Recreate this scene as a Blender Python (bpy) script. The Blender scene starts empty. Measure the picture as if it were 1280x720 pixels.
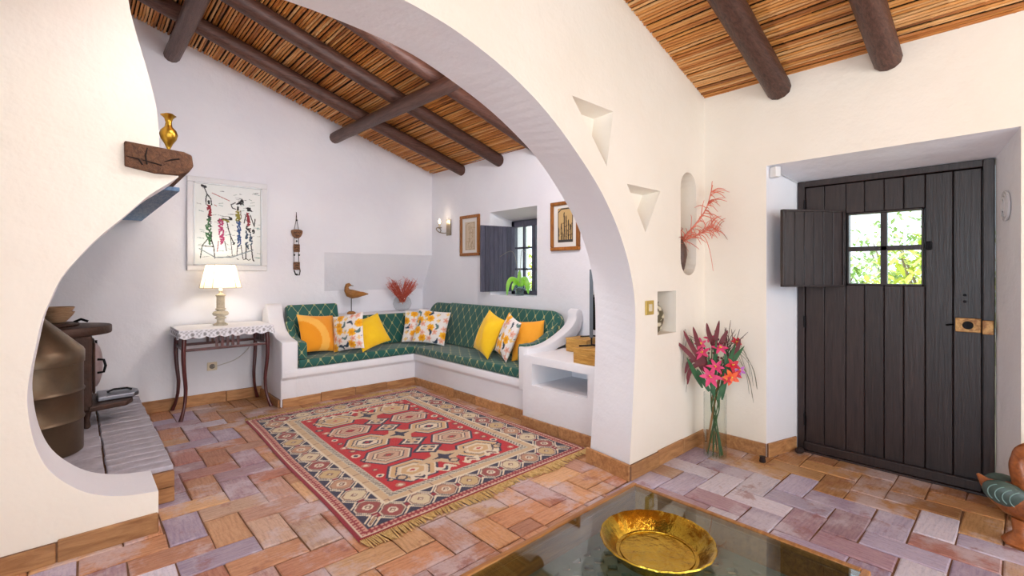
import bpy, bmesh, math, random
import numpy as np
from mathutils import Vector, Matrix, Euler
random.seed(7)
SC = bpy.context.scene
COL = SC.collection
PI = math.pi

# ---------------------------------------------------------------- camera, sky, lights, exposure
CAMZ = 1.35
YAW = math.radians(42.75)
cd = bpy.data.cameras.new('camera')
cam = bpy.data.objects.new('camera', cd); COL.objects.link(cam)
cam.location = (0, 0, CAMZ)
cam.rotation_euler = (PI/2, 0, -YAW)
cd.sensor_width = 36.0
cd.lens = 36.0*590/1280
cd.shift_y = -19/1280
cd.clip_start = 0.02
SC.camera = cam

w = bpy.data.worlds.new('sky'); SC.world = w; w.use_nodes = True
bg = w.node_tree.nodes['Background']
bg.inputs[0].default_value = (0.78, 0.89, 1.0, 1)
bg.inputs[1].default_value = 3.0

def light(kind, name, loc, energy, color, rot=(0,0,0), size=None, size_y=None, radius=None):
    l = bpy.data.lights.new(name, kind); l.energy = energy; l.color = color
    if kind == 'AREA':
        l.shape = 'RECTANGLE'; l.size = size; l.size_y = size_y
    if radius is not None: l.shadow_soft_size = radius
    o = bpy.data.objects.new(name, l); COL.objects.link(o)
    o.location = loc; o.rotation_euler = rot
    return o
sun = light('SUN', 'sun', (6, 9, 9), 8.0, (1, 0.96, 0.88), Vector((0.12, -0.62, -0.78)).to_track_quat('-Z', 'Y').to_euler())
sun.data.angle = 0.01
COOL = (0.86, 0.93, 1.0); WARM = (1.0, 0.88, 0.71)
# added fill: unseen area lights in assumed rear and side window openings
light('AREA', 'rear_daylight_fill', (1.9, -2.96, 1.5), 40, COOL, (PI/2, 0, 0), 2.0, 1.9)
light('AREA', 'rear_daylight_fill', (-1.0, -2.96, 1.5), 36, COOL, (PI/2, 0, 0), 2.0, 1.9)
light('AREA', 'side_daylight_fill', (-3.16, -0.6, 1.5), 84, (0.72, 0.86, 1.0), (PI/2, 0, -PI/2), 2.2, 1.8)
# warm pendant lamps of the front room and unseen lamps added to brighten the sitting room
light('POINT', 'pendant_lamp', (0.5, -1.1, 2.55), 36, WARM, radius=0.16)
light('POINT', 'pendant_lamp', (2.6, -1.3, 2.3), 22, WARM, radius=0.16)
SOFT = (0.985, 0.97, 0.985)
light('POINT', 'sitting_room_fill', (2.2, 2.38, 2.68), 56, SOFT, radius=0.16)
light('POINT', 'sitting_room_fill', (1.0, 2.33, 3.03), 27, SOFT, radius=0.12)
vs = SC.view_settings
vs.view_transform = 'Standard'; vs.look = 'None'; vs.gamma = 1.0; vs.use_curve_mapping = False
vs.exposure = 0.10

# ---------------------------------------------------------------- helpers
def lin(c):
    return tuple((x/255/12.92) if x/255 <= .04045 else ((x/255+.055)/1.055)**2.4 for x in c)
def nodes(name):
    m = bpy.data.materials.new(name); m.use_nodes = True
    nt = m.node_tree
    return m, nt, nt.nodes, nt.links, nt.nodes['Principled BSDF']
def M(name, col, rough=.6, metal=0.0, var=None, bump=None, spec=None, trans=0, emis=None, coat=0, stretch=None, var2=None, ior=None, sheen=0):
    """col sRGB 0-255. var=(scale, other colour, contrast), bump=(scale, strength)"""
    m, nt, N, L, b = nodes(name)
    b.inputs['Base Color'].default_value = (*lin(col), 1)
    b.inputs['Roughness'].default_value = rough; b.inputs['Metallic'].default_value = metal
    if spec is not None: b.inputs['Specular IOR Level'].default_value = spec
    if trans: b.inputs['Transmission Weight'].default_value = trans
    if ior: b.inputs['IOR'].default_value = ior
    if coat: b.inputs['Coat Weight'].default_value = coat; b.inputs['Coat Roughness'].default_value = .15
    if sheen: b.inputs['Sheen Weight'].default_value = sheen
    if emis:
        b.inputs['Emission Color'].default_value = (*lin(emis[0]), 1); b.inputs['Emission Strength'].default_value = emis[1]
    if var or bump:
        tc = N.new('ShaderNodeTexCoord'); mp = N.new('ShaderNodeMapping')
        L.new(tc.outputs['Object'], mp.inputs[0])
        if stretch: mp.inputs['Scale'].default_value = stretch
    if var:
        n = N.new('ShaderNodeTexNoise'); n.inputs['Scale'].default_value = var[0]; n.inputs['Detail'].default_value = 6; n.inputs['Roughness'].default_value = .65
        L.new(mp.outputs[0], n.inputs['Vector'])
        r = N.new('ShaderNodeValToRGB'); k = var[2] if len(var) > 2 else .2
        r.color_ramp.elements[0].position = .5-k; r.color_ramp.elements[1].position = .5+k
        r.color_ramp.elements[0].color = (*lin(col), 1); r.color_ramp.elements[1].color = (*lin(var[1]), 1)
        L.new(n.outputs['Fac'], r.inputs[0]); L.new(r.outputs[0], b.inputs['Base Color'])
    if bump:
        n2 = N.new('ShaderNodeTexNoise'); n2.inputs['Scale'].default_value = bump[0]; n2.inputs['Detail'].default_value = 5
        L.new(mp.outputs[0], n2.inputs['Vector'])
        bp = N.new('ShaderNodeBump'); bp.inputs['Strength'].default_value = bump[1]; bp.inputs['Distance'].default_value = .02
        L.new(n2.outputs['Fac'], bp.inputs['Height']); L.new(bp.outputs[0], b.inputs['Normal'])
    return m
def M_attr(name, rough=.8, attr='Col', bump=None, spec=.3, sheen=0):
    m, nt, N, L, b = nodes(name)
    a = N.new('ShaderNodeAttribute'); a.attribute_name = attr
    L.new(a.outputs['Color'], b.inputs['Base Color']); b.inputs['Roughness'].default_value = rough
    b.inputs['Specular IOR Level'].default_value = spec
    if sheen: b.inputs['Sheen Weight'].default_value = sheen
    if bump:
        tc = N.new('ShaderNodeTexCoord'); n2 = N.new('ShaderNodeTexNoise'); n2.inputs['Scale'].default_value = bump[0]
        L.new(tc.outputs['Object'], n2.inputs['Vector'])
        bp = N.new('ShaderNodeBump'); bp.inputs['Strength'].default_value = bump[1]; bp.inputs['Distance'].default_value = .01
        L.new(n2.outputs['Fac'], bp.inputs['Height']); L.new(bp.outputs[0], b.inputs['Normal'])
    return m

ORG = {}
def thing(name, label, cat, loc=(0,0,0), rotz=0, group=None, kind=None):
    o = bpy.data.objects.new(name, None); COL.objects.link(o)
    o.location = loc; o.rotation_euler = (0, 0, rotz); o.empty_display_size = .05
    ORG[o.name] = Vector(loc)
    tag(o, label, cat, group, kind); return o
def tag(o, label=None, cat=None, group=None, kind=None):
    if label: o['label'] = label
    if cat: o['category'] = cat
    if group: o['group'] = group
    if kind: o['kind'] = kind
    return o

class MB:
    def __init__(s): s.v = []; s.f = []
    def add(s, vs, fs):
        n = len(s.v); s.v += [tuple(p) for p in vs]; s.f += [tuple(i+n for i in f) for f in fs]; return s
    def box(s, x0, x1, y0, y1, z0, z1):
        return s.add([(x0,y0,z0),(x1,y0,z0),(x1,y1,z0),(x0,y1,z0),(x0,y0,z1),(x1,y0,z1),(x1,y1,z1),(x0,y1,z1)],
                     [(3,2,1,0),(4,5,6,7),(0,1,5,4),(1,2,6,5),(2,3,7,6),(3,0,4,7)])
    def obox(s, c, size, rot=(0,0,0)):
        R = Euler(rot).to_matrix(); c = Vector(c); hx, hy, hz = [a/2 for a in size]
        vs = [c+R@Vector(p) for p in [(-hx,-hy,-hz),(hx,-hy,-hz),(hx,hy,-hz),(-hx,hy,-hz),(-hx,-hy,hz),(hx,-hy,hz),(hx,hy,hz),(-hx,hy,hz)]]
        return s.add(vs, [(3,2,1,0),(4,5,6,7),(0,1,5,4),(1,2,6,5),(2,3,7,6),(3,0,4,7)])
    def tube(s, pts, rad, n=8, cap=True, flat=1.0, up=None):
        pts = [Vector(p) for p in pts]
        if not hasattr(rad, '__len__'): rad = [rad]*len(pts)
        vs = []; fs = []; ref = None
        for i, p in enumerate(pts):
            a = pts[max(i-1, 0)]; b = pts[min(i+1, len(pts)-1)]
            t = (b-a).normalized()
            if ref is None:
                h = Vector(up) if up else (Vector((0,0,1)) if abs(t.z) < .9 else Vector((1,0,0)))
                ref = h
            e1 = t.cross(ref)
            if e1.length < 1e-5: e1 = t.cross(Vector((1,0,0)))
            e1.normalize(); e2 = e1.cross(t).normalized(); ref = e2
            for k in range(n):
                q = 2*PI*k/n
                vs.append(p + e1*(rad[i]*flat*math.cos(q)) + e2*(rad[i]*math.sin(q)))
        for i in range(len(pts)-1):
            for k in range(n):
                fs.append((i*n+k, i*n+(k+1)%n, (i+1)*n+(k+1)%n, (i+1)*n+k))
        if cap:
            fs.append(tuple(range(n-1, -1, -1))); m = (len(pts)-1)*n; fs.append(tuple(range(m, m+n)))
        return s.add(vs, fs)
    def lathe(s, prof, c=(0,0,0), n=24, closed=False, scallop=None):
        vs = []; fs = []
        for j, (r, z) in enumerate(prof):
            for k in range(n):
                q = 2*PI*k/n; rr = r*(1+(scallop(j, q) if scallop else 0))
                vs.append((c[0]+rr*math.cos(q), c[1]+rr*math.sin(q), c[2]+z))
        m = len(prof)
        for j in range(m-1 if not closed else m):
            for k in range(n):
                a = j*n+k; b = j*n+(k+1)%n; j2 = (j+1) % m
                fs.append((a, b, j2*n+(k+1)%n, j2*n+k))
        if not closed:
            if prof[0][0] > 1e-6: fs.append(tuple(range(n-1, -1, -1)))
            if prof[-1][0] > 1e-6: fs.append(tuple(range((m-1)*n, m*n)))
        return s.add(vs, fs)
    def prism(s, poly, axis, a0, a1):
        """poly 2D; axis 'x' -> (y,z), 'y' -> (x,z), 'z' -> (x,y)"""
        def P(p, a): return {'x': (a, p[0], p[1]), 'y': (p[0], a, p[1]), 'z': (p[0], p[1], a)}[axis]
        n = len(poly); vs = [P(p, a0) for p in poly]+[P(p, a1) for p in poly]
        fs = [tuple(range(n)), tuple(range(2*n-1, n-1, -1))]+[(i, i+n, (i+1) % n+n, (i+1) % n) for i in range(n)]
        return s.add(vs, fs)
    def loft(s, A, B):
        n = len(A); fs = [tuple(range(n)), tuple(range(2*n-1, n-1, -1))]+[(i, i+n, (i+1) % n+n, (i+1) % n) for i in range(n)]
        return s.add(list(A)+list(B), fs)
    def leaf(s, base, d, L, W, bend=0.0, side=None, segs=4, fold=.15):
        d = Vector(d).normalized(); base = Vector(base)
        sd = Vector(side) if side is not None else d.cross(Vector((0,0,1)))
        if sd.length < 1e-4: sd = Vector((1,0,0))
        sd = (sd - d*sd.dot(d)).normalized(); nn = sd.cross(d).normalized()
        vs = []; fs = []
        for i in range(segs+1):
            t = i/segs; wd = W*.5*math.sin(PI*min(1, .08+t*.92))**.8 if i < segs else .0008
            c = base+d*(L*t)-nn*(bend*L*t*t)
            vs += [c-sd*wd+nn*fold*wd, c, c+sd*wd+nn*fold*wd]
        for i in range(segs):
            a = i*3; fs += [(a, a+1, a+4, a+3), (a+1, a+2, a+5, a+4)]
        return s.add(vs, fs)
    def ellipsoid(s, c, r, n=14, m=9, rot=None):
        vs = []; fs = []; R = Euler(rot).to_matrix() if rot else None; c = Vector(c)
        for j in range(m+1):
            th = PI*j/m
            for k in range(n):
                q = 2*PI*k/n; p = Vector((r[0]*math.sin(th)*math.cos(q), r[1]*math.sin(th)*math.sin(q), -r[2]*math.cos(th)))
                vs.append(c+(R@p if R else p))
        for j in range(m):
            for k in range(n):
                fs.append((j*n+k, j*n+(k+1) % n, (j+1)*n+(k+1) % n, (j+1)*n+k))
        return s.add(vs, fs)
    def fn(s, f):
        s.v = [tuple(f(Vector(p))) for p in s.v]; return s
    def build(s, name, mat, parent=None, smooth=None, bevel=None, seg=2, uv=False, local=False, origin=None, doubles=False, fixn=True):
        me = bpy.data.meshes.new(name)
        if parent is not None:
            org = Vector((0,0,0)) if local else ORG[parent.name]
        elif origin is not None: org = Vector(origin)
        else:
            a = np.array(s.v); org = Vector(((a[:,0].min()+a[:,0].max())/2, (a[:,1].min()+a[:,1].max())/2, a[:,2].min()))
        vv = [tuple(Vector(p)-org) for p in s.v]
        me.from_pydata(vv, [], s.f)
        if fixn or bevel:
            bm = bmesh.new(); bm.from_mesh(me)
            if doubles: bmesh.ops.remove_doubles(bm, verts=bm.verts, dist=1e-4)
            bmesh.ops.recalc_face_normals(bm, faces=bm.faces)
            if bevel:
                ed = [e for e in bm.edges if len(e.link_faces) == 2 and e.calc_face_angle(0) > math.radians(28)]
                bmesh.ops.bevel(bm, geom=ed, offset=bevel, segments=seg, profile=.5, affect='EDGES', clamp_overlap=True)
            bm.to_mesh(me); bm.free()
        if mat: me.materials.append(mat)
        if smooth is not None:
            me.polygons.foreach_set('use_smooth', [True]*len(me.polygons))
            if smooth < 179: me.set_sharp_from_angle(angle=math.radians(smooth))
        if uv: boxuv(me, org)
        o = bpy.data.objects.new(name, me); COL.objects.link(o)
        if parent is not None: o.parent = parent
        else: o.location = org
        ORG[o.name] = Vector((0,0,0)) if (parent is not None and local) else org
        return o
def boxuv(me, org=Vector((0,0,0))):
    ul = me.uv_layers.new(name='UVMap')
    for p in me.polygons:
        n = p.normal; a = max(range(3), key=lambda i: abs(n[i]))
        for li in p.loop_indices:
            c = me.vertices[me.loops[li].vertex_index].co+org
            ul.data[li].uv = (c.y, c.z) if a == 0 else ((c.x, c.z) if a == 1 else (c.x, c.y))
def grid_obj(name, P, colr, mat, parent=None, origin=(0,0,0), smooth=True, closed=False):
    """P (ny,nx,3) vertex grid, colr (ny,nx,3) linear colours"""
    ny, nx = P.shape[:2]
    me = bpy.data.meshes.new(name)
    idx = np.arange(ny*nx).reshape(ny, nx)
    q = np.stack([idx[:-1,:-1], idx[:-1,1:], idx[1:,1:], idx[1:,:-1]], -1).reshape(-1, 4)
    V = (P.reshape(-1, 3)-np.array(origin)).astype(np.float32)
    me.vertices.add(len(V)); me.vertices.foreach_set('co', V.ravel())
    me.loops.add(q.size); me.loops.foreach_set('vertex_index', q.ravel().astype(np.int32))
    me.polygons.add(len(q)); me.polygons.foreach_set('loop_start', (np.arange(len(q))*4).astype(np.int32))
    me.update(calc_edges=True)
    if smooth: me.polygons.foreach_set('use_smooth', [True]*len(q))
    if colr is not None:
        at = me.attributes.new('Col', 'FLOAT_COLOR', 'POINT')
        c = np.ones((ny*nx, 4), np.float32); c[:, :3] = colr.reshape(-1, 3); at.data.foreach_set('color', c.ravel())
    me.materials.append(mat); me.validate()
    o = bpy.data.objects.new(name, me); COL.objects.link(o)
    if parent is not None: o.parent = parent
    else: o.location = origin
    ORG[o.name] = Vector(origin)
    return o
def nlin(a):
    a = np.asarray(a, float)/255
    return np.where(a <= .04045, a/12.92, ((a+.055)/1.055)**2.4)
def struct(o): o['kind'] = 'structure'; return o
def cut(o, *mbs):
    for mb in mbs:
        c = mb.build('cutter', None, origin=(0,0,0))
        md = o.modifiers.new('cut', 'BOOLEAN'); md.operation = 'DIFFERENCE'; md.solver = 'EXACT'; md.object = c
        bpy.context.view_layer.update()
        dg = bpy.context.evaluated_depsgraph_get()
        me = bpy.data.meshes.new_from_object(o.evaluated_get(dg))
        o.modifiers.clear(); old = o.data; o.data = me; me.name = old.name
        bpy.data.objects.remove(c)
    return o
def clone(src, **kw):
    c = src.copy(); COL.objects.link(c); return c
def clone_tree(o, parent=None):
    c = o.copy(); COL.objects.link(c); c.parent = parent
    for ch in list(o.children): clone_tree(ch, c)
    return c
def spline(P, n=6):
    P = [Vector(p) for p in P]; out = []
    for i in range(len(P)-1):
        p0 = P[max(i-1, 0)]; p1 = P[i]; p2 = P[i+1]; p3 = P[min(i+2, len(P)-1)]
        for k in range(n):
            t = k/n
            out.append(.5*((2*p1)+(p2-p0)*t+(2*p0-5*p1+4*p2-p3)*t*t+(3*p1-p0-3*p2+p3)*t**3))
    out.append(P[-1]); return out
def sp2(P, n=6): return [(v.x, v.y) for v in spline([(p[0], p[1], 0) for p in P], n)]
def ceil_z(x): return 2.765+.305*(3.72-x)

# ---------------------------------------------------------------- materials of the shell
def plaster(name, col, col2, b1=(7, .25), b2=(60, .12)):
    m, nt, N, L, b = nodes(name)
    tc = N.new('ShaderNodeTexCoord'); n = N.new('ShaderNodeTexNoise'); n.inputs['Scale'].default_value = 1.6; n.inputs['Detail'].default_value = 5
    L.new(tc.outputs['Object'], n.inputs['Vector'])
    r = N.new('ShaderNodeValToRGB'); r.color_ramp.elements[0].position = .35; r.color_ramp.elements[1].position = .7
    r.color_ramp.elements[0].color = (*lin(col), 1); r.color_ramp.elements[1].color = (*lin(col2), 1)
    L.new(n.outputs['Fac'], r.inputs[0]); L.new(r.outputs[0], b.inputs['Base Color'])
    b.inputs['Roughness'].default_value = .75; b.inputs['Specular IOR Level'].default_value = .25
    nb = N.new('ShaderNodeTexNoise'); nb.inputs['Scale'].default_value = b1[0]; nb.inputs['Detail'].default_value = 3
    nc = N.new('ShaderNodeTexNoise'); nc.inputs['Scale'].default_value = b2[0]; nc.inputs['Detail'].default_value = 4
    L.new(tc.outputs['Object'], nb.inputs['Vector']); L.new(tc.outputs['Object'], nc.inputs['Vector'])
    bp = N.new('ShaderNodeBump'); bp.inputs['Strength'].default_value = b1[1]; bp.inputs['Distance'].default_value = .03
    bq = N.new('ShaderNodeBump'); bq.inputs['Strength'].default_value = b2[1]; bq.inputs['Distance'].default_value = .01
    L.new(nb.outputs['Fac'], bp.inputs['Height']); L.new(nc.outputs['Fac'], bq.inputs['Height'])
    L.new(bp.outputs[0], bq.inputs['Normal']); L.new(bq.outputs[0], b.inputs['Normal'])
    return m
PL_IN = plaster('white_plaster', (239, 239, 243), (234, 233, 239))
PL_OUT = plaster('warm_lit_plaster', (246, 238, 226), (241, 232, 218))  # same plaster, the front room's warm light put into its colour
PL_BENCH = plaster('bench_plaster', (241, 241, 245), (236, 235, 240), (5, .3), (40, .06))

def wood(name, c1, c2, axis=2, scale=6, rough=.5, bump=.25, stretch=14, spec=.4, coat=0):
    m, nt, N, L, b = nodes(name)
    tc = N.new('ShaderNodeTexCoord'); mp = N.new('ShaderNodeMapping'); L.new(tc.outputs['Object'], mp.inputs[0])
    oi = N.new('ShaderNodeObjectInfo'); ad = N.new('ShaderNodeVectorMath'); ad.operation = 'SCALE'; ad.inputs[0].default_value = (7.3, 3.1, 5.7)
    L.new(oi.outputs['Random'], ad.inputs['Scale']); L.new(ad.outputs[0], mp.inputs['Location'])
    s = [stretch]*3; s[axis] = 1; mp.inputs['Scale'].default_value = s
    n = N.new('ShaderNodeTexNoise'); n.inputs['Scale'].default_value = scale; n.inputs['Detail'].default_value = 7; n.inputs['Roughness'].default_value = .65; n.inputs['Distortion'].default_value = .6
    L.new(mp.outputs[0], n.inputs['Vector'])
    r = N.new('ShaderNodeValToRGB'); r.color_ramp.elements[0].position = .32; r.color_ramp.elements[1].position = .7
    r.color_ramp.elements[0].color = (*lin(c1), 1); r.color_ramp.elements[1].color = (*lin(c2), 1)
    L.new(n.outputs['Fac'], r.inputs[0])
    hs = N.new('ShaderNodeHueSaturation'); ma = N.new('ShaderNodeMapRange'); ma.inputs[3].default_value = .82; ma.inputs[4].default_value = 1.18
    L.new(oi.outputs['Random'], ma.inputs[0]); L.new(ma.outputs[0], hs.inputs['Value']); L.new(r.outputs[0], hs.inputs['Color'])
    L.new(hs.outputs[0], b.inputs['Base Color'])
    b.inputs['Roughness'].default_value = rough; b.inputs['Specular IOR Level'].default_value = spec
    if coat: b.inputs['Coat Weight'].default_value = coat; b.inputs['Coat Roughness'].default_value = .2
    bp = N.new('ShaderNodeBump'); bp.inputs['Strength'].default_value = bump; bp.inputs['Distance'].default_value = .01
    L.new(n.outputs['Fac'], bp.inputs['Height']); L.new(bp.outputs[0], b.inputs['Normal'])
    return m
W_LOGX = wood('dark_log', (58, 34, 28), (104, 70, 58), 0, 5, .45, .4)
W_LOGY = wood('dark_log_cross', (66, 42, 34), (112, 78, 66), 1, 5, .45, .4)
W_DOOR = wood('dark_door_wood', (30, 22, 23), (56, 42, 40), 2, 5, .36, .2, 16, .5)
# ================================================================ THE SHELL
RIDGE = -0.3
def top_line(x): return ceil_z(x) if x >= RIDGE else ceil_z(RIDGE)-.305*(RIDGE-x)
# ---- wall with the big horseshoe arch
AF = [(2.642,0),(2.669,.256),(2.705,.66),(2.722,.95),(2.712,1.17),(2.662,1.36),(2.588,1.52),(2.478,1.69),(2.325,1.865),(2.13,2.03),(1.93,2.175),(1.72,2.292),(1.5,2.38),(1.286,2.44),(1.12,2.468),(.961,2.482),(.75,2.487)]
AB = [(2.695,0),(2.727,.30),(2.758,.70),(2.765,1.0),(2.748,1.22),(2.70,1.42),(2.63,1.57),(2.52,1.735),(2.36,1.905),(2.165,2.075),(1.96,2.2),(1.74,2.305),(1.5,2.39),(1.286,2.45),(1.10,2.478),(.93,2.49),(.75,2.495)]
def full_arch(P):
    r = sp2(P, 4); return r+[(1.5-x, z) for x, z in reversed(r[:-1])]
def arch_face(P, y):
    pts = full_arch(P)+[(-3.3, 0), (-3.3, top_line(-3.3)), (RIDGE, top_line(RIDGE)), (3.8, top_line(3.8)), (3.8, 0)]
    return [(x, y, z+(.008 if z > 2.7 else 0)) for x, z in pts]
wa = struct(MB().loft(arch_face(AF, 1.74), arch_face(AB, 2.10)).build('wall_arch', PL_OUT, origin=(0,0,0)))
def tri(pts, depth):
    cx = sum(p[0] for p in pts)/3; cz = sum(p[1] for p in pts)/3
    A = [(p[0], 1.72, p[1]) for p in pts]; B = [(cx+(p[0]-cx)*.80, 1.74+depth, cz+(p[1]-cz)*.80) for p in pts]
    return MB().loft(A, B)
def slot(x0, x1, z0, z1, n=10):
    r = (x1-x0)/2; cx = (x0+x1)/2; P = []
    for k in range(n+1): q = PI+PI*k/n; P.append((cx+r*math.cos(q), z0+r+r*math.sin(q)))
    for k in range(n+1): q = PI*k/n; P.append((cx+r*math.cos(q), z1-r+r*math.sin(q)))
    return MB().prism(P, 'y', 1.70, 1.93)
cut(wa, tri([(2.066,2.362),(2.476,2.362),(2.408,2.0)], .13), tri([(2.616,1.93),(3.044,1.93),(2.845,1.62)], .12),
    MB().box(3.0, 3.26, 1.70, 1.95, .912, 1.218), slot(3.33, 3.58, 1.33, 2.12))
# arch lining and far side: cooler light put into the colour by face position
wa.data.materials.append(PL_IN)
for p in wa.data.polygons:
    c = p.center
    if (p.normal.y > -.5 and c.x < 2.8 and c.x > -1.35 and c.z < 2.55 and abs(p.normal.y) < .5 and 1.75 < c.y < 2.09 and not (2.06 < c.x < 2.48 and c.z > 1.99 and c.y < 1.9 and p.normal.y < -.01)) or c.y > 2.09: p.material_index = 1

# ---- wall on the right (entrance door, small window)
wr = struct(MB().prism([(3.72,0),(4.35,0),(4.35,2.575),(3.72,2.772)], 'y', -3.3, 6.3).build('wall_right', PL_OUT, origin=(0,0,0)))
def taper(x0, r0, x1, r1, x2):
    q = lambda x, r: [(x, r[0], r[2]), (x, r[1], r[2]), (x, r[1], r[3]), (x, r[0], r[3])]
    a = MB().loft(q(x0, r0), q(x1, r1)); b = MB().box(x1-.01, x2, r1[0], r1[1], r1[2], r1[3]); return a, b
c1 = taper(3.70, (0.0, 1.281, -.1, 2.140), 4.10, (.112, 1.176, -.1, 2.046), 4.6)
c2 = taper(3.70, (3.619, 4.421, 1.082, 2.093), 4.10, (3.63, 4.405, 1.078, 2.0), 4.6)
cut(wr, *c1, *c2)
wr.data.materials.append(PL_IN)
bm = bmesh.new(); bm.from_mesh(wr.data); bmesh.ops.bisect_plane(bm, geom=bm.verts[:]+bm.edges[:]+bm.faces[:], plane_co=(0, 1.92, 0), plane_no=(0, 1, 0)); bm.to_mesh(wr.data); bm.free()
for p in wr.data.polygons:
    if p.center.y > 1.9 or (3.73 < p.center.x < 4.2): p.material_index = 1
# ---- wall at the back of the sitting room with its hooded recess
wb = struct(MB().prism([(-1.8,0),(3.72,0),(3.72,2.78),(RIDGE,top_line(RIDGE)+.01),(-1.8,top_line(-1.8)+.01)], 'y', 5.7, 6.15).build('wall_back', PL_IN, origin=(0,0,0)))
cut(wb, MB().prism([(5.69,1.60),(5.70,1.598),(5.95,1.12),(5.95,.5),(5.69,.5)], 'x', 2.195, 3.80))
# ---- fireplace wall with scooped opening
FP = [(.404,1.862),(.34,1.805),(.271,1.743),(.186,1.641),(.088,1.53),(.012,1.425),(-.05,1.325),(-.089,1.216),(-.116,1.125),(-.135,1.01),(-.158,.85),(-.16,.728),(-.138,.567),(-.09,.432),(-.005,.325),(.082,.262),(.19,.225),(.318,.208)]
fp = sp2(FP, 4)
HOOD = sp2([(.325,1.9),(.322,2.011),(.312,2.189),(.278,2.368),(.226,2.576),(.196,2.729),(.17,3.0),(.15,3.84)], 4)
poly = [(.318, 0), (.318, .19)]+list(reversed(fp))+[(.404, 1.9)]+HOOD+[(RIDGE, top_line(RIDGE)), (-1.8, top_line(-1.8)), (-1.8, 0)]
wf = struct(MB().prism(poly, 'y', 3.07, 3.42).build('wall_fireplace', PL_OUT, origin=(0,0,0)))
wf.data.materials.append(PL_IN)
for p in wf.data.polygons:
    if abs(p.normal.y) < .5 or p.center.y > 3.4: p.material_index = 1
# side of the chimney hood above the lintel, back to the far wall
hs_ = MB(); A = [(.15,3.42),(.325,3.42)]
hs_.loft([(.20,3.42,1.99),(.322,3.42,1.99),(.20,3.42,2.72),(.05,3.42,2.72)], [(.20,5.7,1.99),(.322,5.7,1.99),(.20,5.7,2.72),(.05,5.7,2.72)])
hs_.loft([(.05,3.42,2.72),(.20,3.42,2.72),(.15,3.42,3.84),(.0,3.42,3.84)], [(.05,5.7,2.72),(.20,5.7,2.72),(.15,5.7,3.84),(.0,5.7,3.84)])
struct(hs_.build('trim_chimney_hood', PL_IN, origin=(0,0,0)))
# ---- unseen sides of the two rooms
wl = struct(MB().prism([(-3.3,0),(1.74,0),(1.74,3.12),(-3.3,3.12)], 'x', -3.3, -3.18).build('wall_left', PL_OUT, origin=(0,0,0)))
cut(wl, MB().box(-3.4, -3.1, -1.7, .5, .6, 2.4))
struct(MB().box(-1.8, -1.7, 2.1, 5.7, 0, 3.5).build('wall_left_inner', PL_IN, origin=(0,0,0)))
wk = struct(MB().prism([(-3.3,0),(4.35,0),(4.35,2.57),(RIDGE,top_line(RIDGE)),(-3.3,3.1)], 'y', -3.12, -2.98).build('wall_rear', PL_OUT, origin=(0,0,0)))
cut(wk, MB().box(.9, 2.9, -3.3, -2.8, .55, 2.45), MB().box(-2.0, 0, -3.3, -2.8, .55, 2.45))

# ---- ceiling: boards above, reeds below
M_BOARD = M('dark_ceiling_gap', (46, 28, 18), .9)
cz = lambda x: top_line(x)+.012
ce = MB().prism([(RIDGE, cz(RIDGE)), (4.9, cz(4.9)), (4.9, cz(4.9)+.12), (RIDGE, cz(RIDGE)+.12), (-3.6, cz(-3.6)+.12), (-3.6, cz(-3.6))], 'y', -3.3, 6.3)
CEIL = struct(ce.build('ceiling', M_BOARD, origin=(0,0,0)))
def reed_mat():
    m, nt, N, L, b = nodes('dry_reed')
    tc = N.new('ShaderNodeTexCoord'); mp = N.new('ShaderNodeMapping'); mp.inputs['Scale'].default_value = (9, 1.6, 9)
    oi = N.new('ShaderNodeObjectInfo'); L.new(tc.outputs['Object'], mp.inputs[0])
    sc = N.new('ShaderNodeVectorMath'); sc.operation = 'SCALE'; sc.inputs[0].default_value = (90, 40, 60)
    L.new(oi.outputs['Random'], sc.inputs['Scale']); L.new(sc.outputs[0], mp.inputs['Location'])
    n = N.new('ShaderNodeTexNoise'); n.inputs['Scale'].default_value = 1.0; n.inputs['Detail'].default_value = 4; L.new(mp.outputs[0], n.inputs['Vector'])
    ad = N.new('ShaderNodeMath'); ad.operation = 'MULTIPLY_ADD'; ad.inputs[1].default_value = .55
    gi = N.new('ShaderNodeNewGeometry'); su = N.new('ShaderNodeMath'); su.operation = 'ADD'; L.new(oi.outputs['Random'], su.inputs[0]); L.new(gi.outputs['Random Per Island'], su.inputs[1])
    fr = N.new('ShaderNodeMath'); fr.operation = 'FRACT'; L.new(su.outputs[0], fr.inputs[0])
    L.new(fr.outputs[0], ad.inputs[0])
    s2 = N.new('ShaderNodeMath'); s2.operation = 'MULTIPLY_ADD'; s2.inputs[1].default_value = .9; s2.inputs[2].default_value = -.22
    L.new(n.outputs['Fac'], s2.inputs[0]); L.new(s2.outputs[0], ad.inputs[2])
    r = N.new('ShaderNodeValToRGB'); e = r.color_ramp.elements
    e[0].position = .08; e[0].color = (*lin((122, 72, 34)), 1); e[1].position = .95; e[1].color = (*lin((240, 196, 136)), 1)
    for p, c in ((.32, (190, 118, 54)), (.55, (218, 150, 76)), (.75, (224, 172, 114))):
        k = e.new(p); k.color = (*lin(c), 1)
    L.new(ad.outputs[0], r.inputs[0]); L.new(r.outputs[0], b.inputs['Base Color'])
    b.inputs['Roughness'].default_value = .5
    return m
REED = reed_mat()
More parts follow.
